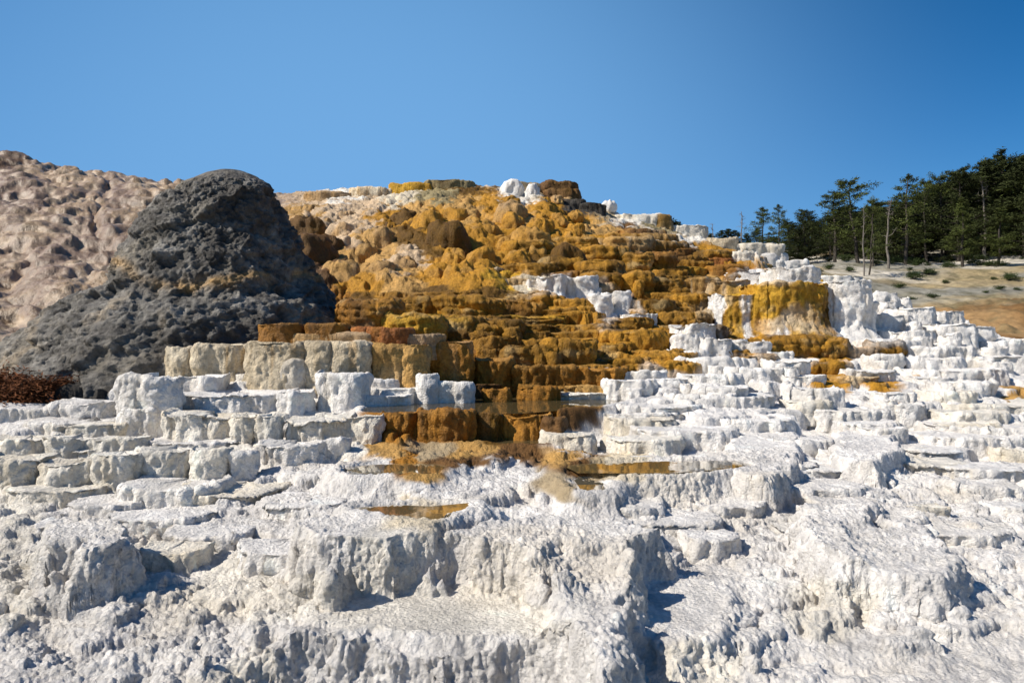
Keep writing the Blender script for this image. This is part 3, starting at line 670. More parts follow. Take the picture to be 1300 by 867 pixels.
RT = random.Random(57)
def white_tiers(v0, v1, lo, hi, step, hmin, hmax):
    vt_ = v0
    while vt_ < v1:
        c0 = lo + RT.uniform(-20, 120)
        while c0 < hi - 40:
            wd = RT.uniform(50, 150); hh = RT.uniform(hmin, hmax); vj = vt_ + RT.uniform(-5, 5)
            if not (c0 < 720 and c0 + wd > 440 and 560 < vj < 660):
                SD[0] += 1
                ledge(c0, c0 + wd, vj, vj + hh, RT.choice('WWSC'), lobes=int(2 + wd / 22), seed=SD[0], parent=WT, over=.1, flare=.5, bulge=.35, lip=.4, rough=.9)
            c0 += wd * RT.uniform(1.2, 2.4)
        vt_ += step * RT.uniform(.8, 1.2)
white_tiers(500, 600, 700, 1340, 13, 7, 12)
white_tiers(600, 690, 700, 1360, 22, 9, 16)
white_tiers(625, 720, -40, 430, 20, 8, 15)
white_tiers(560, 600, 330, 470, 14, 7, 11)
# ------------------------------------------------------------ pools
wm_ = bpy.data.materials.new('clear_spring_water'); wm_.use_nodes = True; t = wm_.node_tree; b = t.nodes['Principled BSDF']
b.inputs['Base Color'].default_value = (.20, .15, .07, 1); b.inputs['Roughness'].default_value = .03; b.inputs['IOR'].default_value = 1.33
b.inputs['Transmission Weight'].default_value = .6
n = t.nodes.new('ShaderNodeTexNoise'); n.inputs['Scale'].default_value = 3.5; bp = t.nodes.new('ShaderNodeBump'); bp.inputs['Strength'].default_value = .05; bp.inputs['Distance'].default_value = .02
g = t.nodes.new('ShaderNodeNewGeometry'); t.links.new(g.outputs['Position'], n.inputs['Vector']); t.links.new(n.outputs['Fac'], bp.inputs['Height']); t.links.new(bp.outputs[0], b.inputs['Normal'])
PL = ['still amber pool held above the wet amber ledge', 'narrow amber pool at the foot of the wet ledge', 'shallow olive puddle among white crust, nearest the viewer',
      'long thin puddle right of centre on the white terrace', 'small dark puddle in a hollow right of centre', 'thin puddle above the olive puddle']
for (o, zl), lab in zip(pool_w, PL):
    cxp = sum(p[0] for p in o) / len(o); cyp = sum(p[1] for p in o) / len(o)
    vs = [(cxp, cyp, zl)] + [(cxp + (p[0] - cxp) * 1.06, cyp + (p[1] - cyp) * 1.06, zl) for p in o]
    me = mesh_from('pool', vs, [(0, 1 + k, 1 + (k + 1) % len(o)) for k in range(len(o))], wm_, smooth=False)
    link('pool', me, kind='structure', label=lab)

# ------------------------------------------------------------ dark cone
def cellrand3(x, y, z, seed):
    ix = np.floor(x).astype(np.int32); iy = np.floor(y).astype(np.int32); iz = np.floor(z).astype(np.int32)
    f1 = np.full(x.shape, 9, F32); rv = np.zeros(x.shape, F32)
    for dx in (-1, 0, 1):
        for dy in (-1, 0, 1):
            for dz in (-1, 0, 1):
                n = _h(ix + dx, iy + dy, iz + dz, seed)
                d = (ix + dx + _r(n) - x) ** 2 + (iy + dy + _r(n >> np.uint32(12)) - y) ** 2 + (iz + dz + _r(_h(ix + dx, iz + dz, iy + dy, seed + 5)) - z) ** 2
                m = d < f1; f1 = np.where(m, d, f1); rv = np.where(m, _r(_h(ix + dx, iy + dy, iz + dz, seed + 9)), rv)
    return rv, np.sqrt(f1)
def dark_cone():
    yc = 17.2
    k = yc / FPX
    rows = [(216, 290, 298), (219, 276, 312), (225, 262, 326), (237, 243, 342), (260, 212, 356), (300, 184, 378), (350, 152, 396), (375, 130, 414), (400, 98, 436), (430, 50, 454), (470, 0, 470), (520, -60, 480)]
    v = np.array([r[0] for r in rows], F32); ul = np.array([r[1] for r in rows], F32); ur = np.array([r[2] for r in rows], F32)
    nt_, na = 300, 620
    tt = np.linspace(0, 1, nt_) ** 1.35
    vv = 217 + tt * (520 - 217)
    L = np.interp(vv, v, ul); R = np.interp(vv, v, ur)
    cx = (L + R) / 2; hw = (R - L) / 2 * k
    cxw = (cx - U0) * k; zz = EYE + (V0 - vv) * k
    th = np.linspace(0, 2 * np.pi, na, endpoint=False)
    TH, HW = np.meshgrid(th, hw); CX = np.meshgrid(th, cxw)[1]; Zm = np.meshgrid(th, zz)[1]
    dep = np.minimum(HW, 1.2 + HW * .62)
    X = CX + HW * np.cos(TH); Y = yc + dep * np.sin(TH)
    Pm = np.stack([X, Y, Zm], -1).astype(F32)
    nrm = np.stack([np.cos(TH), np.sin(TH) * HW / (dep + .01), .45 + 0 * TH], -1).astype(F32); nrm /= np.linalg.norm(nrm, axis=-1, keepdims=True)
    x, y, z = Pm[..., 0], Pm[..., 1], Pm[..., 2]
    d = .30 * fbm3(x * .55, y * .55, z * .7, 3, 401) + .12 * (1 - 2 * np.abs(fbm3(x * 1.6, y * 1.6, z * 1.8 + x * .8, 4, 402))) + .05 * fbm3(x * 5, y * 5, z * 8 + x * 4, 3, 403)
    f = worley3(x * 1.4 + z * .5, y * 1.4, z * 2.2 - x * .9, 405); d += .03 * (.5 - f)
    f = worley3(x * 3.6 + z * 1.6, y * 3.6, z * 6 - x * 2.4, 406); d += .015 * (.5 - f) + .05 * (1 - 2 * np.abs(fbm3(x * 5 + z * 4, y * 5, z * 9 - x * 5, 4, 407))) + .10 * fbm3(x * 1.6 + z, y * 1.6, z * 2.6 - x, 3, 408)
    # overhanging shelf: hollow beneath a rim about 40 % down
    zr = 3.25 + .28 * np.sin(x * 1.3 + 1) + .2 * fbm3(x, y, z * 0, 2, 404)
    hol = np.exp(-((z - (zr - .45)) / .4) ** 2) * sstep(.2, -.3, np.sin(TH) + .1) 
    d -= .26 * hol * (.6 + .8 * fbm3(x * 1.2, y * 1.2, z, 2, 409))
    wq = .25 * fbm3(x * 2, y * 2, z * 2, 2, 419)
    c1, _ = cellrand3(x * .9 + z * .5 + wq, y * .9, z * 1.3 - x * .7 + wq, 421); c2, _ = cellrand3(x * 2.4 + z * 1.2 + wq, y * 2.4, z * 3.6 - x * 1.8, 422)
    c3, _ = cellrand3(x * 6 + z * 3, y * 6, z * 10 - x * 5 + wq * 4, 423)
    d += .15 * (c1 - .5) + .07 * (c2 - .5) + .025 * (c3 - .5)
    d -= .10; d *= sstep(0, .12, tt)[:, None]
    Pm = Pm + nrm * d[..., None]
    cl = np.ones(x.shape + (3,), F32) * PAL['X'] * 1.25
    m1 = sstep(-.15, .5, .6 * fbm3(x * .8, y * .8, z * .8, 3, 411) + .6 * fbm3(x * 5, y * 5, z * 6, 4, 412)) * .85
    cl = cl * (1 - m1[..., None]) + np.array([.24, .225, .20], F32) * m1[..., None]
    cl = cl * (.75 + .5 * c2[..., None])
    m2 = sstep(.05, .38, fbm3(x * .7 + 5, y * .7, z * .9, 4, 418))[..., None] * .6
    cl = cl * (1 - m2) + np.array([.27, .235, .18], F32) * m2
    lw = sstep(-6.6, -8.6, x + .2 * z) * sstep(-.2, .4, fbm3(x * 3, y * 3, z * 4, 4, 416)) * .6
    cl = cl * (1 - lw[..., None]) + np.array([.24, .22, .19], F32) * lw[..., None]
    bd = np.exp(-((z - (zr - .12 + .15 * fbm3(x * 2, y * 2, z, 2, 413))) / .13) ** 2) * sstep(-.3, .3, fbm3(x * 1.1, y, z * .3, 3, 414) + .15)
    cl = cl * (1 - .6 * bd[..., None]) + PAL['T'] * .6 * bd[..., None]
    b2 = sstep(.25, .55, fbm3(x * 1.3, y * 1.3, z * .8, 4, 415)) * sstep(3.4, 2.6, z) * .55
    cl = cl * (1 - b2[..., None]) + np.array([.42, .33, .22], F32) * b2[..., None]
    fc = grid_faces(nt_, na, True)
    me = mesh_from('rock_cone', Pm.reshape(-1, 3), fc, M_dark, cl.reshape(-1, 3))
    link('rock_cone', me, label='large dark grey cone of old weathered rock on the left', category='rock')
dark_cone()

# ------------------------------------------------------------ boulders / lumps
def blob(u, v, ru, rv, y, kind, seed, parent=None, name='mound', depth=.8, lab=None, cat=None, drips=1.0, kb=None, n=28, mat=None, flat=0.0):
    cx, cy, cz = pt(u, v, y); a = ru / FPX * y; h = rv / FPX * y; dp = a * depth
    nt_, na = n, int(n * 1.7)
    ph = np.linspace(.02, math.pi * .93, nt_); th = np.linspace(0, 2 * np.pi, na, endpoint=False)
    TH, PH = np.meshgrid(th, ph)
    zc = np.cos(PH); rr = np.sin(PH) ** .75
    if flat: zc = np.minimum(zc, flat) ; 
    rr = np.where(PH > 1.57, 1 - (1 - rr) * .5, rr)
    if name == 'drip_mound': rr = np.where(PH <= 1.57, np.sin(PH) ** .55, rr) * (.86 + .2 * sstep(.6, -.7, zc)) * (1 + .12 * np.sin(TH * 2 + seed)); 
    X = cx + a * rr * np.cos(TH); Y = cy + dp * rr * np.sin(TH); Z = cz + h * zc
    nr = np.stack([rr * np.cos(TH), rr * np.sin(TH), zc], -1); nr /= np.linalg.norm(nr, axis=-1, keepdims=True)
    d = a * (.34 * fbm3(X * .8 / a + seed, Y * .8 / a, Z * .8 / a, 3, 501) + drips * .17 * fbm3(X * 4 / a, Y * 4 / a, Z * .9 / a, 2, 502 + seed % 30)) + .07 * fbm3(X * 4, Y * 4, Z * 2.5, 3, 503) + .10 * (.5 - worley3(X * 3.2, Y * 3.2, Z * 2.2, 506)) + .05 * (1 - 2 * np.abs(fbm3(X * 5, Y * 5, Z * 1.6, 3, 507)))
    Pm = (np.stack([X, Y, Z], -1) + nr * d[..., None]).astype(F32)
    al = kb or {'G': 'T', 'T': 'P', 'D': 'B', 'P': 'T', 'C': 'P', 'B': 'D', 'Y': 'G', 'O': 'D', 'W': 'S', 'N': 'C', 'X': 'X', 'L': 'Y'}.get(kind, 'G')
    pm = sstep(-.2, .4, fbm3(X * .9, Y * .9, Z * .9, 3, 504)) * .55; st = sstep(.0, .4, fbm3(X * 4, Y * 4, Z * .6, 2, 505)) * .45
    cl = np.ones(X.shape + (3,), F32) * PAL[kind]
    cl = cl * (1 - pm[..., None]) + PAL[al] * pm[..., None]; cl = cl * (1 - st[..., None]) + PAL[al] * .85 * st[..., None]
    vs = Pm.reshape(-1, 3); fc = grid_faces(nt_, na, True)
    vs = np.vstack([vs, [[cx, cy, Pm[0, :, 2].mean()]]])
    me = mesh_from(name, vs, fc, mat or (M_white if kind in 'W' else M_gold), np.vstack([cl.reshape(-1, 3), cl[0, 0][None]]))
    o = link(name, me, parent)
    if lab: o['label'] = lab
    if cat: o['category'] = cat
    return o
# draped mounds of the upper golden slope
r = random.Random(5)
MU = []
for row, (v0, sz) in enumerate([(262, 11), (274, 12), (288, 14), (300, 15), (314, 17), (328, 18), (342, 19), (356, 18)]):
    un = 392 + r.uniform(-10, 10)
    while un < (735 if v0 < 330 else 650):
        if v0 < 276 and 420 < un < 640: un += 20; continue
        s_ = sz * r.choice([.5, .7, .9, 1.2, 1.6]) * r.uniform(.85, 1.15); MU.append((un, v0 + r.uniform(-8, 8), s_)); un += s_ * r.uniform(1.6, 3.2)
def near_kind(u, v):
    dd = (AU - u) ** 2 + ((AV - v) * 1.7) ** 2; k = int(np.argmin(dd)); return _a[k][2]
for i, (um, vm, s_) in enumerate(MU):
    kd = near_kind(um + r.uniform(-14, 14), vm + r.uniform(-8, 8))
    if kd in 'WQX': kd = 'P'
    if kd == 'B' and um > 430: kd = 'T'
    y = ground_at(um, vm + s_ * .5)
    blob(um, vm, s_, s_ * r.uniform(.6, 1.05), y + .012 * s_ * y / 10 + .3, kd, i, GS, 'drip_mound', .9, n=34)

# summit
cap = empty('summit_cap_rock', (0, 0, 0), label='brown fluted cap rock overhanging at the right end of the summit', category='rock')
for a in ((682, 737, 229, 252, 'B', 4), (640, 690, 229, 250, 'N', 2), (690, 738, 238, 262, 'B', 3), (712, 745, 252, 264, 'X', 2), (735, 770, 258, 270, 'X', 3)):
    SD[0] += 1; ledge(*a[:5], lobes=a[5], seed=SD[0], y=33.2 + (a[2] - 229) * -.05, parent=cap, name='cap_ledge', over=.25, kb='D')
blob(650, 241, 14, 13, 32.4, 'W', 3, None, 'pale_boulder', .8, 'smooth pale grey boulder on the summit left of the brown cap rock', 'boulder', kb='S')
blob(676, 247, 9, 14, 32.0, 'W', 8, None, 'pale_boulder', .8, 'narrow pale boulder leaning under the brown cap rock', 'boulder', kb='S')
group_thing('crest_terrace', 'yellow and white drip rim along the crest of the golden slope', 'rock terrace', 540, 240, """
440 500 237 249 K 4; 490 560 231 249 Y 5; 530 602 228 247 L 5; 598 645 236 249 K 3; 380 450 243 250 P 4""", y=34.4)
blob(773, 264, 9, 8, 33.0, 'W', 13, None, 'pale_boulder', .8, 'small white boulder on the skyline right of the cap rock', 'boulder', kb='S')
many("780 850 271 284 C 4; 828 854 273 282 D 2; 850 905 286 300 C 4", GS, y=32)

# ------------------------------------------------------------ far hillside, right
FC = {  # bearing: distance, photo height of ground
 700: [(30, 420), (60, 345), (90, 330), (140, 318), (220, 318)],
 880: [(30, 430), (45, 370), (60, 345), (90, 330), (140, 318), (220, 316)],
 1000: [(26, 430), (38, 385), (50, 352), (70, 335), (100, 325), (150, 318), (220, 316)],
 1150: [(26, 445), (36, 398), (50, 358), (65, 335), (85, 318), (110, 312), (160, 306), (220, 304)],
 1300: [(24, 445), (32, 408), (45, 368), (60, 335), (75, 318), (95, 308), (130, 298), (160, 290), (220, 285)],
 1500: [(24, 450), (32, 400), (45, 350), (60, 320), (75, 305), (95, 295), (130, 280), (160, 270), (220, 262)],
 1900: [(24, 460), (32, 400), (45, 345), (60, 310), (75, 290), (95, 280), (130, 265), (160, 255), (220, 250)]}
FU = sorted(FC); FY = np.exp(np.linspace(math.log(24), math.log(240), 200))
FT = np.array([np.interp(FY, [p[0] for p in FC[k]], [EYE + (V0 - p[1]) / FPX * p[0] for p in FC[k]]) for k in FU], F32)
for _ in range(4): FT[:, 1:-1] = (FT[:, :-2] + 2 * FT[:, 1:-1] + FT[:, 2:]) / 4
def zfar(x, y):
    u = U0 + FPX * x / y
    t = np.interp(u, FU, np.arange(len(FU))); i = np.clip(t.astype(int), 0, len(FU) - 2); f = t - i; f = f * f * (3 - 2 * f)
    q = (np.log(np.clip(y, 24, 240)) - math.log(24)) / (math.log(10)) * (len(FY) - 1); j = np.clip(q.astype(int), 0, len(FY) - 2); g = np.clip(q - j, 0, 1)
    z = (FT[i, j] * (1 - g) + FT[i, j + 1] * g) * (1 - f) + (FT[i + 1, j] * (1 - g) + FT[i + 1, j + 1] * g) * f
    return z + .9 * np.abs(fbm2(x * .3, y * .3, 4, 603)) * sstep(46, 38, y) + .5 * fbm2(x * .12, y * .12, 4, 601) + .30 * np.abs(fbm2(x * .5, y * .5, 4, 602))
nu, ny_ = 520, 330
fu = np.linspace(660, 1850, nu); fy = np.exp(np.linspace(math.log(24), math.log(235), ny_))
FYY, FUU = np.meshgrid(fy, fu); FXX = (FUU - U0) / FPX * FYY
FZZ = zfar(FXX, FYY)
FP = np.stack([FXX, FYY, FZZ], -1).astype(F32)
x, y, z = FXX.astype(F32), FYY.astype(F32), FZZ
cl = np.ones(x.shape + (3,), F32) * np.array([.26, .245, .20], F32)
gr = sstep(-.1, .35, fbm2(x * .09, y * .16, 4, 611))[..., None]; cl = cl * (1 - .7 * gr) + np.array([.36, .26, .11], F32) * .7 * gr
gv = (fbm2(x * 1.8, y * 1.4, 4, 618) * .35)[..., None]; cl = cl * (1 + gv)
wh = sstep(.05, .4, fbm2(x * .06 + 3, y * .05, 4, 612) + .28 * np.exp(-((y - 66) / 13) ** 2))[..., None] * sstep(46, 56, y)[..., None]; cl = cl * (1 - wh) + np.array([.66, .60, .50], F32) * wh
rb = sstep(39, 35, y + 3 * fbm2(x * .15, y * .15, 3, 613) + (FUU < 1130) * 3)[..., None]; cl = cl * (1 - rb) + (PAL['O'] * .5 + PAL['N'] * .5) * .85 * rb
db = (sstep(-.05, .35, fbm2(x * .35, y * .25, 4, 614))[..., None]) * sstep(44, 36, y)[..., None] * .7; cl = cl * (1 - db) + PAL['B'] * db
sp = sstep(.12, .4, fbm2(x * 1.0, y * .8, 4, 616))[..., None] * .55; cl = cl * (1 - sp) + np.array([.12, .11, .06], F32) * sp
link('far_hillside', mesh_from('far_hillside', FP.reshape(-1, 3), grid_faces(nu, ny_)[:, ::-1], M_soil, cl.reshape(-1, 3)), kind='structure', label='pale dry hillside with tan grass beyond the terraces')
gm = simple_mat('distant_dry_ground', (.2, .18, .12), .95, .3, .05)
me = mesh_from('ground', [(-1500, -1500, -3.2), (1500, -1500, -3.2), (1500, 1500, -3.2), (-1500, 1500, -3.2)], [(0, 1, 2, 3)], gm, smooth=False)
link('ground', me, kind='structure')

# ------------------------------------------------------------ trees
M_bark = simple_mat('pine_bark', (.06, .05, .04), .9, .4, 3)
M_dead = simple_mat('bleached_dead_wood', (.16, .14, .12), .9, .3, 3)
M_need = simple_mat('pine_needles', (.062, .076, .018), .75, .55, .9, .15)
M_need2 = simple_mat('dark_pine_needles', (.036, .044, .015), .8, .55, .9, .1)
M_bush = simple_mat('juniper_scrub', (.045, .065, .02), .8, .5, 2, .15)
M_rust = simple_mat('rust_brown_brush', (.12, .045, .018), .85, .6, 7, .1)
def tube(pts, rad, nseg=6):
    vs, fs = [], []
    for i, (p, rd) in enumerate(zip(pts, rad)):
        a = Vector(pts[min(i + 1, len(pts) - 1)]) - Vector(pts[max(i - 1, 0)]); a.normalize()
        s = a.orthogonal().normalized(); t = a.cross(s)
        for k in range(nseg):
            an = 2 * math.pi * k / nseg; q = Vector(p) + (s * math.cos(an) + t * math.sin(an)) * rd; vs.append(tuple(q))
    for i in range(len(pts) - 1):
        for k in range(nseg):
            a = i * nseg + k; b = i * nseg + (k + 1) % nseg; fs.append((a, b, b + nseg, a + nseg))
    return vs, fs
class MBuf:
    def __init__(s): s.v = []; s.f = []
    def add(s, vs, fs):
        o = len(s.v); s.v += vs; s.f += [tuple(i + o for i in f) for f in fs]
    def mesh(s, name, mat, smooth=True):
        me = bpy.data.meshes.new(name); me.from_pydata(s.v, [], s.f); me.materials.append(mat)
        if smooth: me.polygons.foreach_set('use_smooth', [True] * len(s.f))
        me.update(); return me
def tuft(buf, c, rad, n, r, up=.35, leaf=.16):
    for _ in range(n):
        d = Vector((r.gauss(0, 1), r.gauss(0, 1), r.gauss(0, 1) * .55)); d = d.normalized() * rad * r.uniform(.2, 1) 
        p = Vector(c) + Vector((d.x, d.y, d.z * up * 1.6))
        a = Vector((r.gauss(0, 1), r.gauss(0, 1), r.gauss(0, .5) + .3)).normalized() * leaf * r.uniform(.7, 1.6)
        b = a.orthogonal().normalized() * leaf * .28; b.rotate(__import__('mathutils').Quaternion(a.normalized(), r.uniform(0, 6.28)))
        buf.add([tuple(p - a * .4 - b), tuple(p - a * .4 + b), tuple(p + a)], [(0, 1, 2)])
def conifer(seed, H=10, base=.25, spread=2.0, top=.35, gaps=.25, lean=.0, flat=True, mat=M_need, dens=1.0, crook=.25, barkmat=M_bark):
    r = random.Random(seed); tr = MBuf(); cr = MBuf()
    pts = []; ox = oy = 0
    for i in range(9):
        t = i / 8; ox += r.uniform(-crook, crook) * .5 + lean * .12 * H / 10; oy += r.uniform(-crook, crook) * .5
        pts.append((ox if i else 0, oy if i else 0, t * H * .97 - (.4 if i == 0 else 0)))
    rad = [.17 * H / 10 * (1 - .88 * i / 8) + .015 for i in range(9)]
    tr.add(*tube(pts, rad, 7))
    def tp(t):
        f = t * 8; i = min(int(f), 7); f -= i; return Vector(pts[i]).lerp(Vector(pts[i + 1]), f)
    spread *= 1.35; nb = int(42 * dens)
    skip = [r.random() for _ in range(12)]
    for k in range(nb):
        t = base + (1 - base) * (k + r.random() * .6) / nb
        if t > .985: t = .985
        az = k * 2.4 + r.uniform(-.5, .5)
        sec = int(((az % 6.283) / 6.283) * 3) + 3 * int(t * 3.99)
        if skip[sec % 12] < gaps: continue
        rel = (t - base) / (1 - base)
        L = spread * ((1 - rel) ** .75 * .85 + top * .35) * r.uniform(.6, 1.15) * (0.6 + .4 * min(1, rel * 4))
        p0 = tp(t); rise = r.uniform(-.1, .3) + .25 * rel
        dr = Vector((math.cos(az), math.sin(az), rise))
        p1 = p0 + dr * L * .55; p2 = p0 + dr * L + Vector((0, 0, r.uniform(-.05, .25) * L))
        tr.add(*tube([tuple(p0), tuple(p1), tuple(p2)], [.035 * H / 10 + .008, .022 * H / 10 + .004, .006], 4))
        for q in range(3 if L > .8 else 2):
            f = .45 + .55 * q / 2
            c = p0.lerp(p2, f) + Vector((r.uniform(-.15, .15), r.uniform(-.15, .15), .06))
            tuft(cr, c, (.34 + .34 * L * .45) * r.uniform(.7, 1.2), int(40 * dens), r, .5, .17)
    for q in range(3): tuft(cr, tp(.93 + .03 * q), .22 * (3 - q) * .7, 26, r, .9, .16)
    return tr.mesh('trunk', barkmat), cr.mesh('crown', mat, False)
KINDS = [conifer(1, 10, .13, 2.5, .5, .06), conifer(2, 10, .14, 2.2, .3, .12), conifer(3, 10, .2, 2.2, .9, .15, lean=.3, crook=.35), conifer(4, 10, .15, 1.7, .2, .1, dens=1.2),
         conifer(5, 10, .05, 2.6, .6, .1, mat=M_need2, dens=1.35), conifer(6, 10, .04, 2.5, .4, .08, mat=M_need2, dens=1.4), conifer(7, 10, .26, 2.2, 1.1, .15, crook=.4)]
def deadtree(seed, H=8):
    r = random.Random(seed); tr = MBuf(); pts = []; ox = oy = 0
    for i in range(8):
        pts.append((ox, oy, i / 7 * H - (.4 if i == 0 else 0))); ox += r.uniform(-.22, .22); oy += r.uniform(-.2, .2)
    tr.add(*tube(pts, [.15 * (1 - .85 * i / 7) + .012 for i in range(8)], 7)); brs = []
    for k in range(18):
        t = r.uniform(.22, .97); f = t * 7; i = min(int(f), 6); p0 = Vector(pts[i]).lerp(Vector(pts[i + 1]), f - i)
        az = r.uniform(0, 6.28); L = r.uniform(.6, 1.9) * (1.15 - t); d = Vector((math.cos(az), math.sin(az), r.uniform(.1, .9)))
        p1 = p0 + d * L * .5 + Vector((0, 0, r.uniform(-.2, .1))); p2 = p1 + (d + Vector((r.uniform(-.5, .5), r.uniform(-.5, .5), .3))) * L * .5
        br = MBuf(); br.add(*tube([tuple(p0), tuple(p1), tuple(p2)], [.045, .03, .012], 4))
        for _ in range(3):
            p3 = p1.lerp(p2, r.random()); e = Vector((r.gauss(0, 1), r.gauss(0, 1), r.gauss(0, .6))).normalized() * .5
            br.add(*tube([tuple(p3), tuple(p3 + e)], [.018, .008], 3))
        brs.append(br.mesh('branch', M_dead))
    return tr.mesh('trunk', M_dead), brs
DEADS = [deadtree(11), deadtree(12), deadtree(13)]
def place_tree(kind, u, y, vtop, lab, group=None, name='pine_tree', vbase=None, wide=1.0, dead=False, parts=True):
    if 45 < y < 64: y += 7
    x = (u - U0) / FPX * y
    zb = float(zfar(np.array([x]), np.array([y]))[0]) if y > 26 else float(zsmooth(np.array([x]), np.array([y]))[0])
    zt = EYE + (V0 - vtop) / FPX * y; Hh = zt - zb
    a, bm_ = (DEADS if dead else KINDS)[kind]; nat = 8.0 if dead else 10.0
    t = empty(name, (x, y, zb), label=lab, category='tree')
    if group: t['group'] = group
    s_ = Hh / nat; t.scale = (s_ * wide, s_ * wide, s_); t.rotation_euler = (0, 0, (u * 1.37 + y) % 6.28)
    link('trunk', a, t)
    if dead:
        for q in bm_: link('branch', q, t)
    else: link('crown', bm_, t)
    return t
T = place_tree
# front row, singled out
T(0, 968, 62, 263, 'leftmost leafy pine of the treeline, with an open ragged top')
T(1, 990, 58, 257, 'slender pine with a pointed top, second in the treeline', wide=.8)
T(4, 1022, 66, 266, 'low round dark pine between the slender pines and the tall pair', wide=1.1)
T(0, 1060, 58, 244, 'broad pine with layered boughs and a bare lower trunk on the white bank', wide=1.4)
T(6, 1090, 56, 228, 'tall pine with a flat leaning tuft at its very top', wide=1.2)
T(2, 1108, 54, 262, 'crooked pine just right of the flat topped pine, above a bare double trunk')
T(1, 1150, 55, 219, 'pointed spruce like pine standing highest in the middle of the treeline', wide=1.1)
T(6, 1178, 60, 228, 'thin pine with a bent tufted top right of the pointed one', wide=.8)
T(6, 1193, 61, 225, 'thin pine with a round tufted top, right of the bent one', wide=.8)
T(3, 1222, 52, 250, 'single olive pine standing forward on the pale bank', wide=1.2)
T(4, 1217, 66, 213, 'dark pine with a stepped crown at the start of the tall dark wood')
T(5, 1245, 70, 203, 'dark pine left of the two tallest in the wood')
T(4, 1268, 70, 194, 'tallest dark pine with a double rounded top in the wood')
T(5, 1300, 64, 196, 'tall dark pine cut by the right edge of the frame', wide=1.1)
T(0, 1128, 52, 254, 'grey bare crowned pine with tangled dead twigs among the live pines', dead=True, name='dead_tree')
T(1, 943, 70, 268, 'bare forked dead tree at the left end of the treeline', dead=True, name='dead_tree')
T(2, 907, 75, 283, 'small thin dead tree on the skyline left of the treeline', dead=True, name='dead_tree')
T(1, 1097, 46, 262, 'dead grey snag with a charred foot in front of the white bank', dead=True, name='dead_tree', wide=.6)
T(6, 1103, 47, 255, 'bare trunked pine beside the charred snag', wide=.7)
T(0, 1250, 58, 225, 'pale dead tree with a fork inside the dark wood', dead=True, name='dead_tree')
T(3, 1266, 50, 262, 'bright green young pine at the foot of the dark wood', wide=1.4)
r = random.Random(21)
for i in range(86):
    uu_ = 955 + (i / 86) ** .8 * 480 + r.uniform(-8, 8); y_ = r.uniform(64, 100)
    top = np.interp(uu_, [950, 1000, 1050, 1100, 1150, 1200, 1230, 1260, 1300, 1450], [300, 285, 272, 258, 252, 240, 222, 212, 205, 185]) + r.uniform(-6, 14)
    T(r.choice([4, 5, 4, 5, 1]), uu_, y_, float(top), 'dark pine standing in the mass of the wood behind the front row', 'dark pines massed in the wood', wide=r.uniform(1.5, 2.3))
for i, (uu_, tp_) in enumerate([(915, 292), (925, 290), (935, 292), (948, 296), (960, 290), (902, 296)]):
    T(5, uu_, 120, tp_, 'small distant pine low on the skyline left of the treeline', 'small distant pines on the skyline', wide=1.6)
T(5, 861, 33.5, 279, 'tiny shrub like pine on the crest right of the summit', wide=1.3)
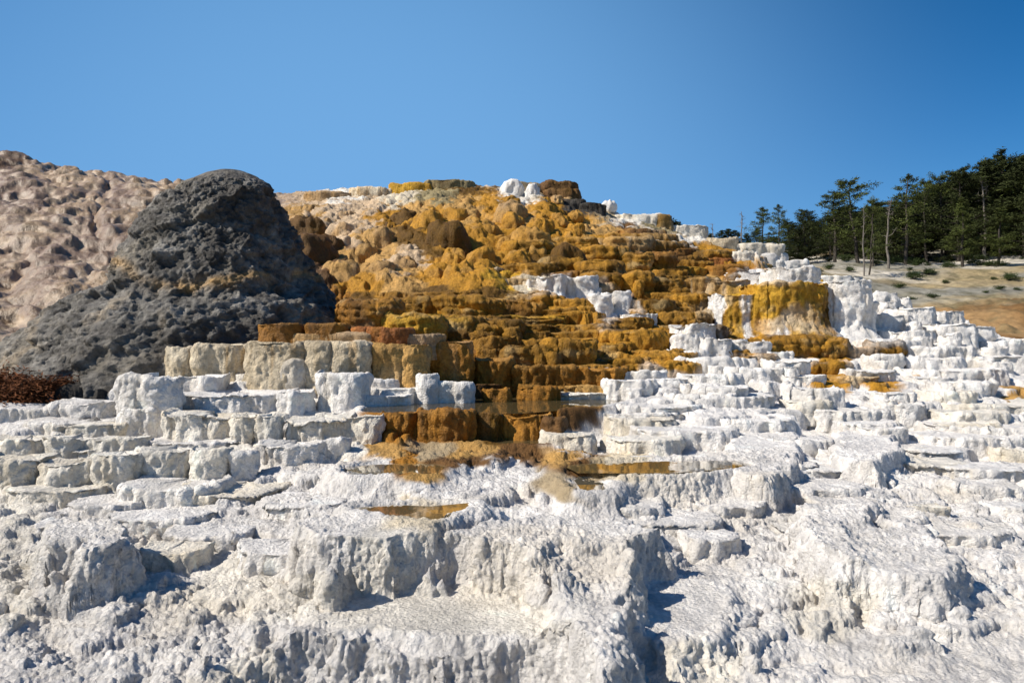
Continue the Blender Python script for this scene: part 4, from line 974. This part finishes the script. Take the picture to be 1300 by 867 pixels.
# scrub along the foot of the wood
def bush(seed, mat=M_bush, n=900, leaf=.09):
    r = random.Random(seed); b = MBuf(); s = MBuf()
    for k in range(12):
        az = r.uniform(0, 6.28); el = r.uniform(.3, 1.3); L = r.uniform(.5, .95)
        p = Vector((math.cos(az) * math.cos(el), math.sin(az) * math.cos(el), math.sin(el) * .8)) * L
        s.add(*tube([(0, 0, -.1), tuple(p * .5), tuple(p)], [.03, .02, .008], 4)); tuft(b, p * .85, .42, n // 12, r, .8, leaf)
    return b.mesh('foliage', mat, False), s.mesh('stem', M_bark)
BU = [bush(1), bush(2), bush(3)]
rs = random.Random(77)
for i in range(60):
    u_ = rs.uniform(985, 1330); y_ = rs.uniform(40, 74); x_ = (u_ - U0) / FPX * y_
    t = empty('scrub_bush', (x_, y_, float(zfar(np.array([x_]), np.array([y_]))[0])), label='low green scrub growing on the pale slope at the foot of the dark wood', category='bush'); t['group'] = 'low scrub at the foot of the wood'
    s_ = rs.uniform(.2, .9) * y_ / 65; t.scale = (s_ * 1.6, s_ * 1.4, s_)
    a, b_ = BU[i % 3]; link('foliage', a, t); link('stem', b_, t)
BLAB = {0: 'dark green juniper bush at the foot of the double trunk pines', 1: 'wider green bush right beside the dead snag', 2: 'green bush under the forward olive pine', 3: 'small round bush left of the forward olive pine', 5: 'lone small bush on the pale bank near the right edge', 4: 'low bush under the broad layered pine', 6: 'bush below the slender pines', 7: 'tiny bush on the tan grass below the dead snag', 8: 'long low scrub along the white bank', 9: 'dry olive scrub by the top of the white cascade'}
for i, (u_, v_, rr_) in enumerate([(1112, 336, 8), (1132, 335, 13), (1226, 330, 11), (1205, 331, 6), (1052, 342, 9), (1262, 325, 5), (1078, 345, 8), (1155, 343, 5), (1180, 306, 14), (1004, 337, 6)]):
    ys_ = np.linspace(30, 110, 400); zs_ = zfar((u_ - U0) / FPX * ys_, ys_); vv_ = V0 - (zs_ - EYE) / ys_ * FPX
    k = int(np.argmax(vv_ < v_)); y_ = float(ys_[k]); x_ = (u_ - U0) / FPX * y_
    t = empty('bush', (x_, y_, float(zs_[k])), label=BLAB[i], category='bush'); s_ = rr_ / FPX * y_; t.scale = (s_ * 1.25, s_ * 1.2, s_)
    a, b_ = BU[i % 3]; link('foliage', a, t); link('stem', b_, t)
ra, rb_ = bush(9, M_rust, 5000, .06)
for i, (u_, y_, s_, lab) in enumerate([(12, 12.5, .95, 'rust brown dry brush at the left edge below the dark rubble'), (48, 12.7, .6, 'smaller rust brown brush against the rubble, right of the larger one')]):
    x_ = (u_ - U0) / FPX * y_; t = empty('dry_brush', (x_, y_, float(zsmooth(np.array([x_]), np.array([y_]))[0]) - .05), label=lab, category='bush'); t.scale = (s_ * 1.7, s_, s_ * .8); t.rotation_euler = (0, .15, u_)
    link('foliage', ra, t); link('stem', rb_, t)
print('TRIS', sum(len(m.polygons) * 2 for m in bpy.data.meshes))
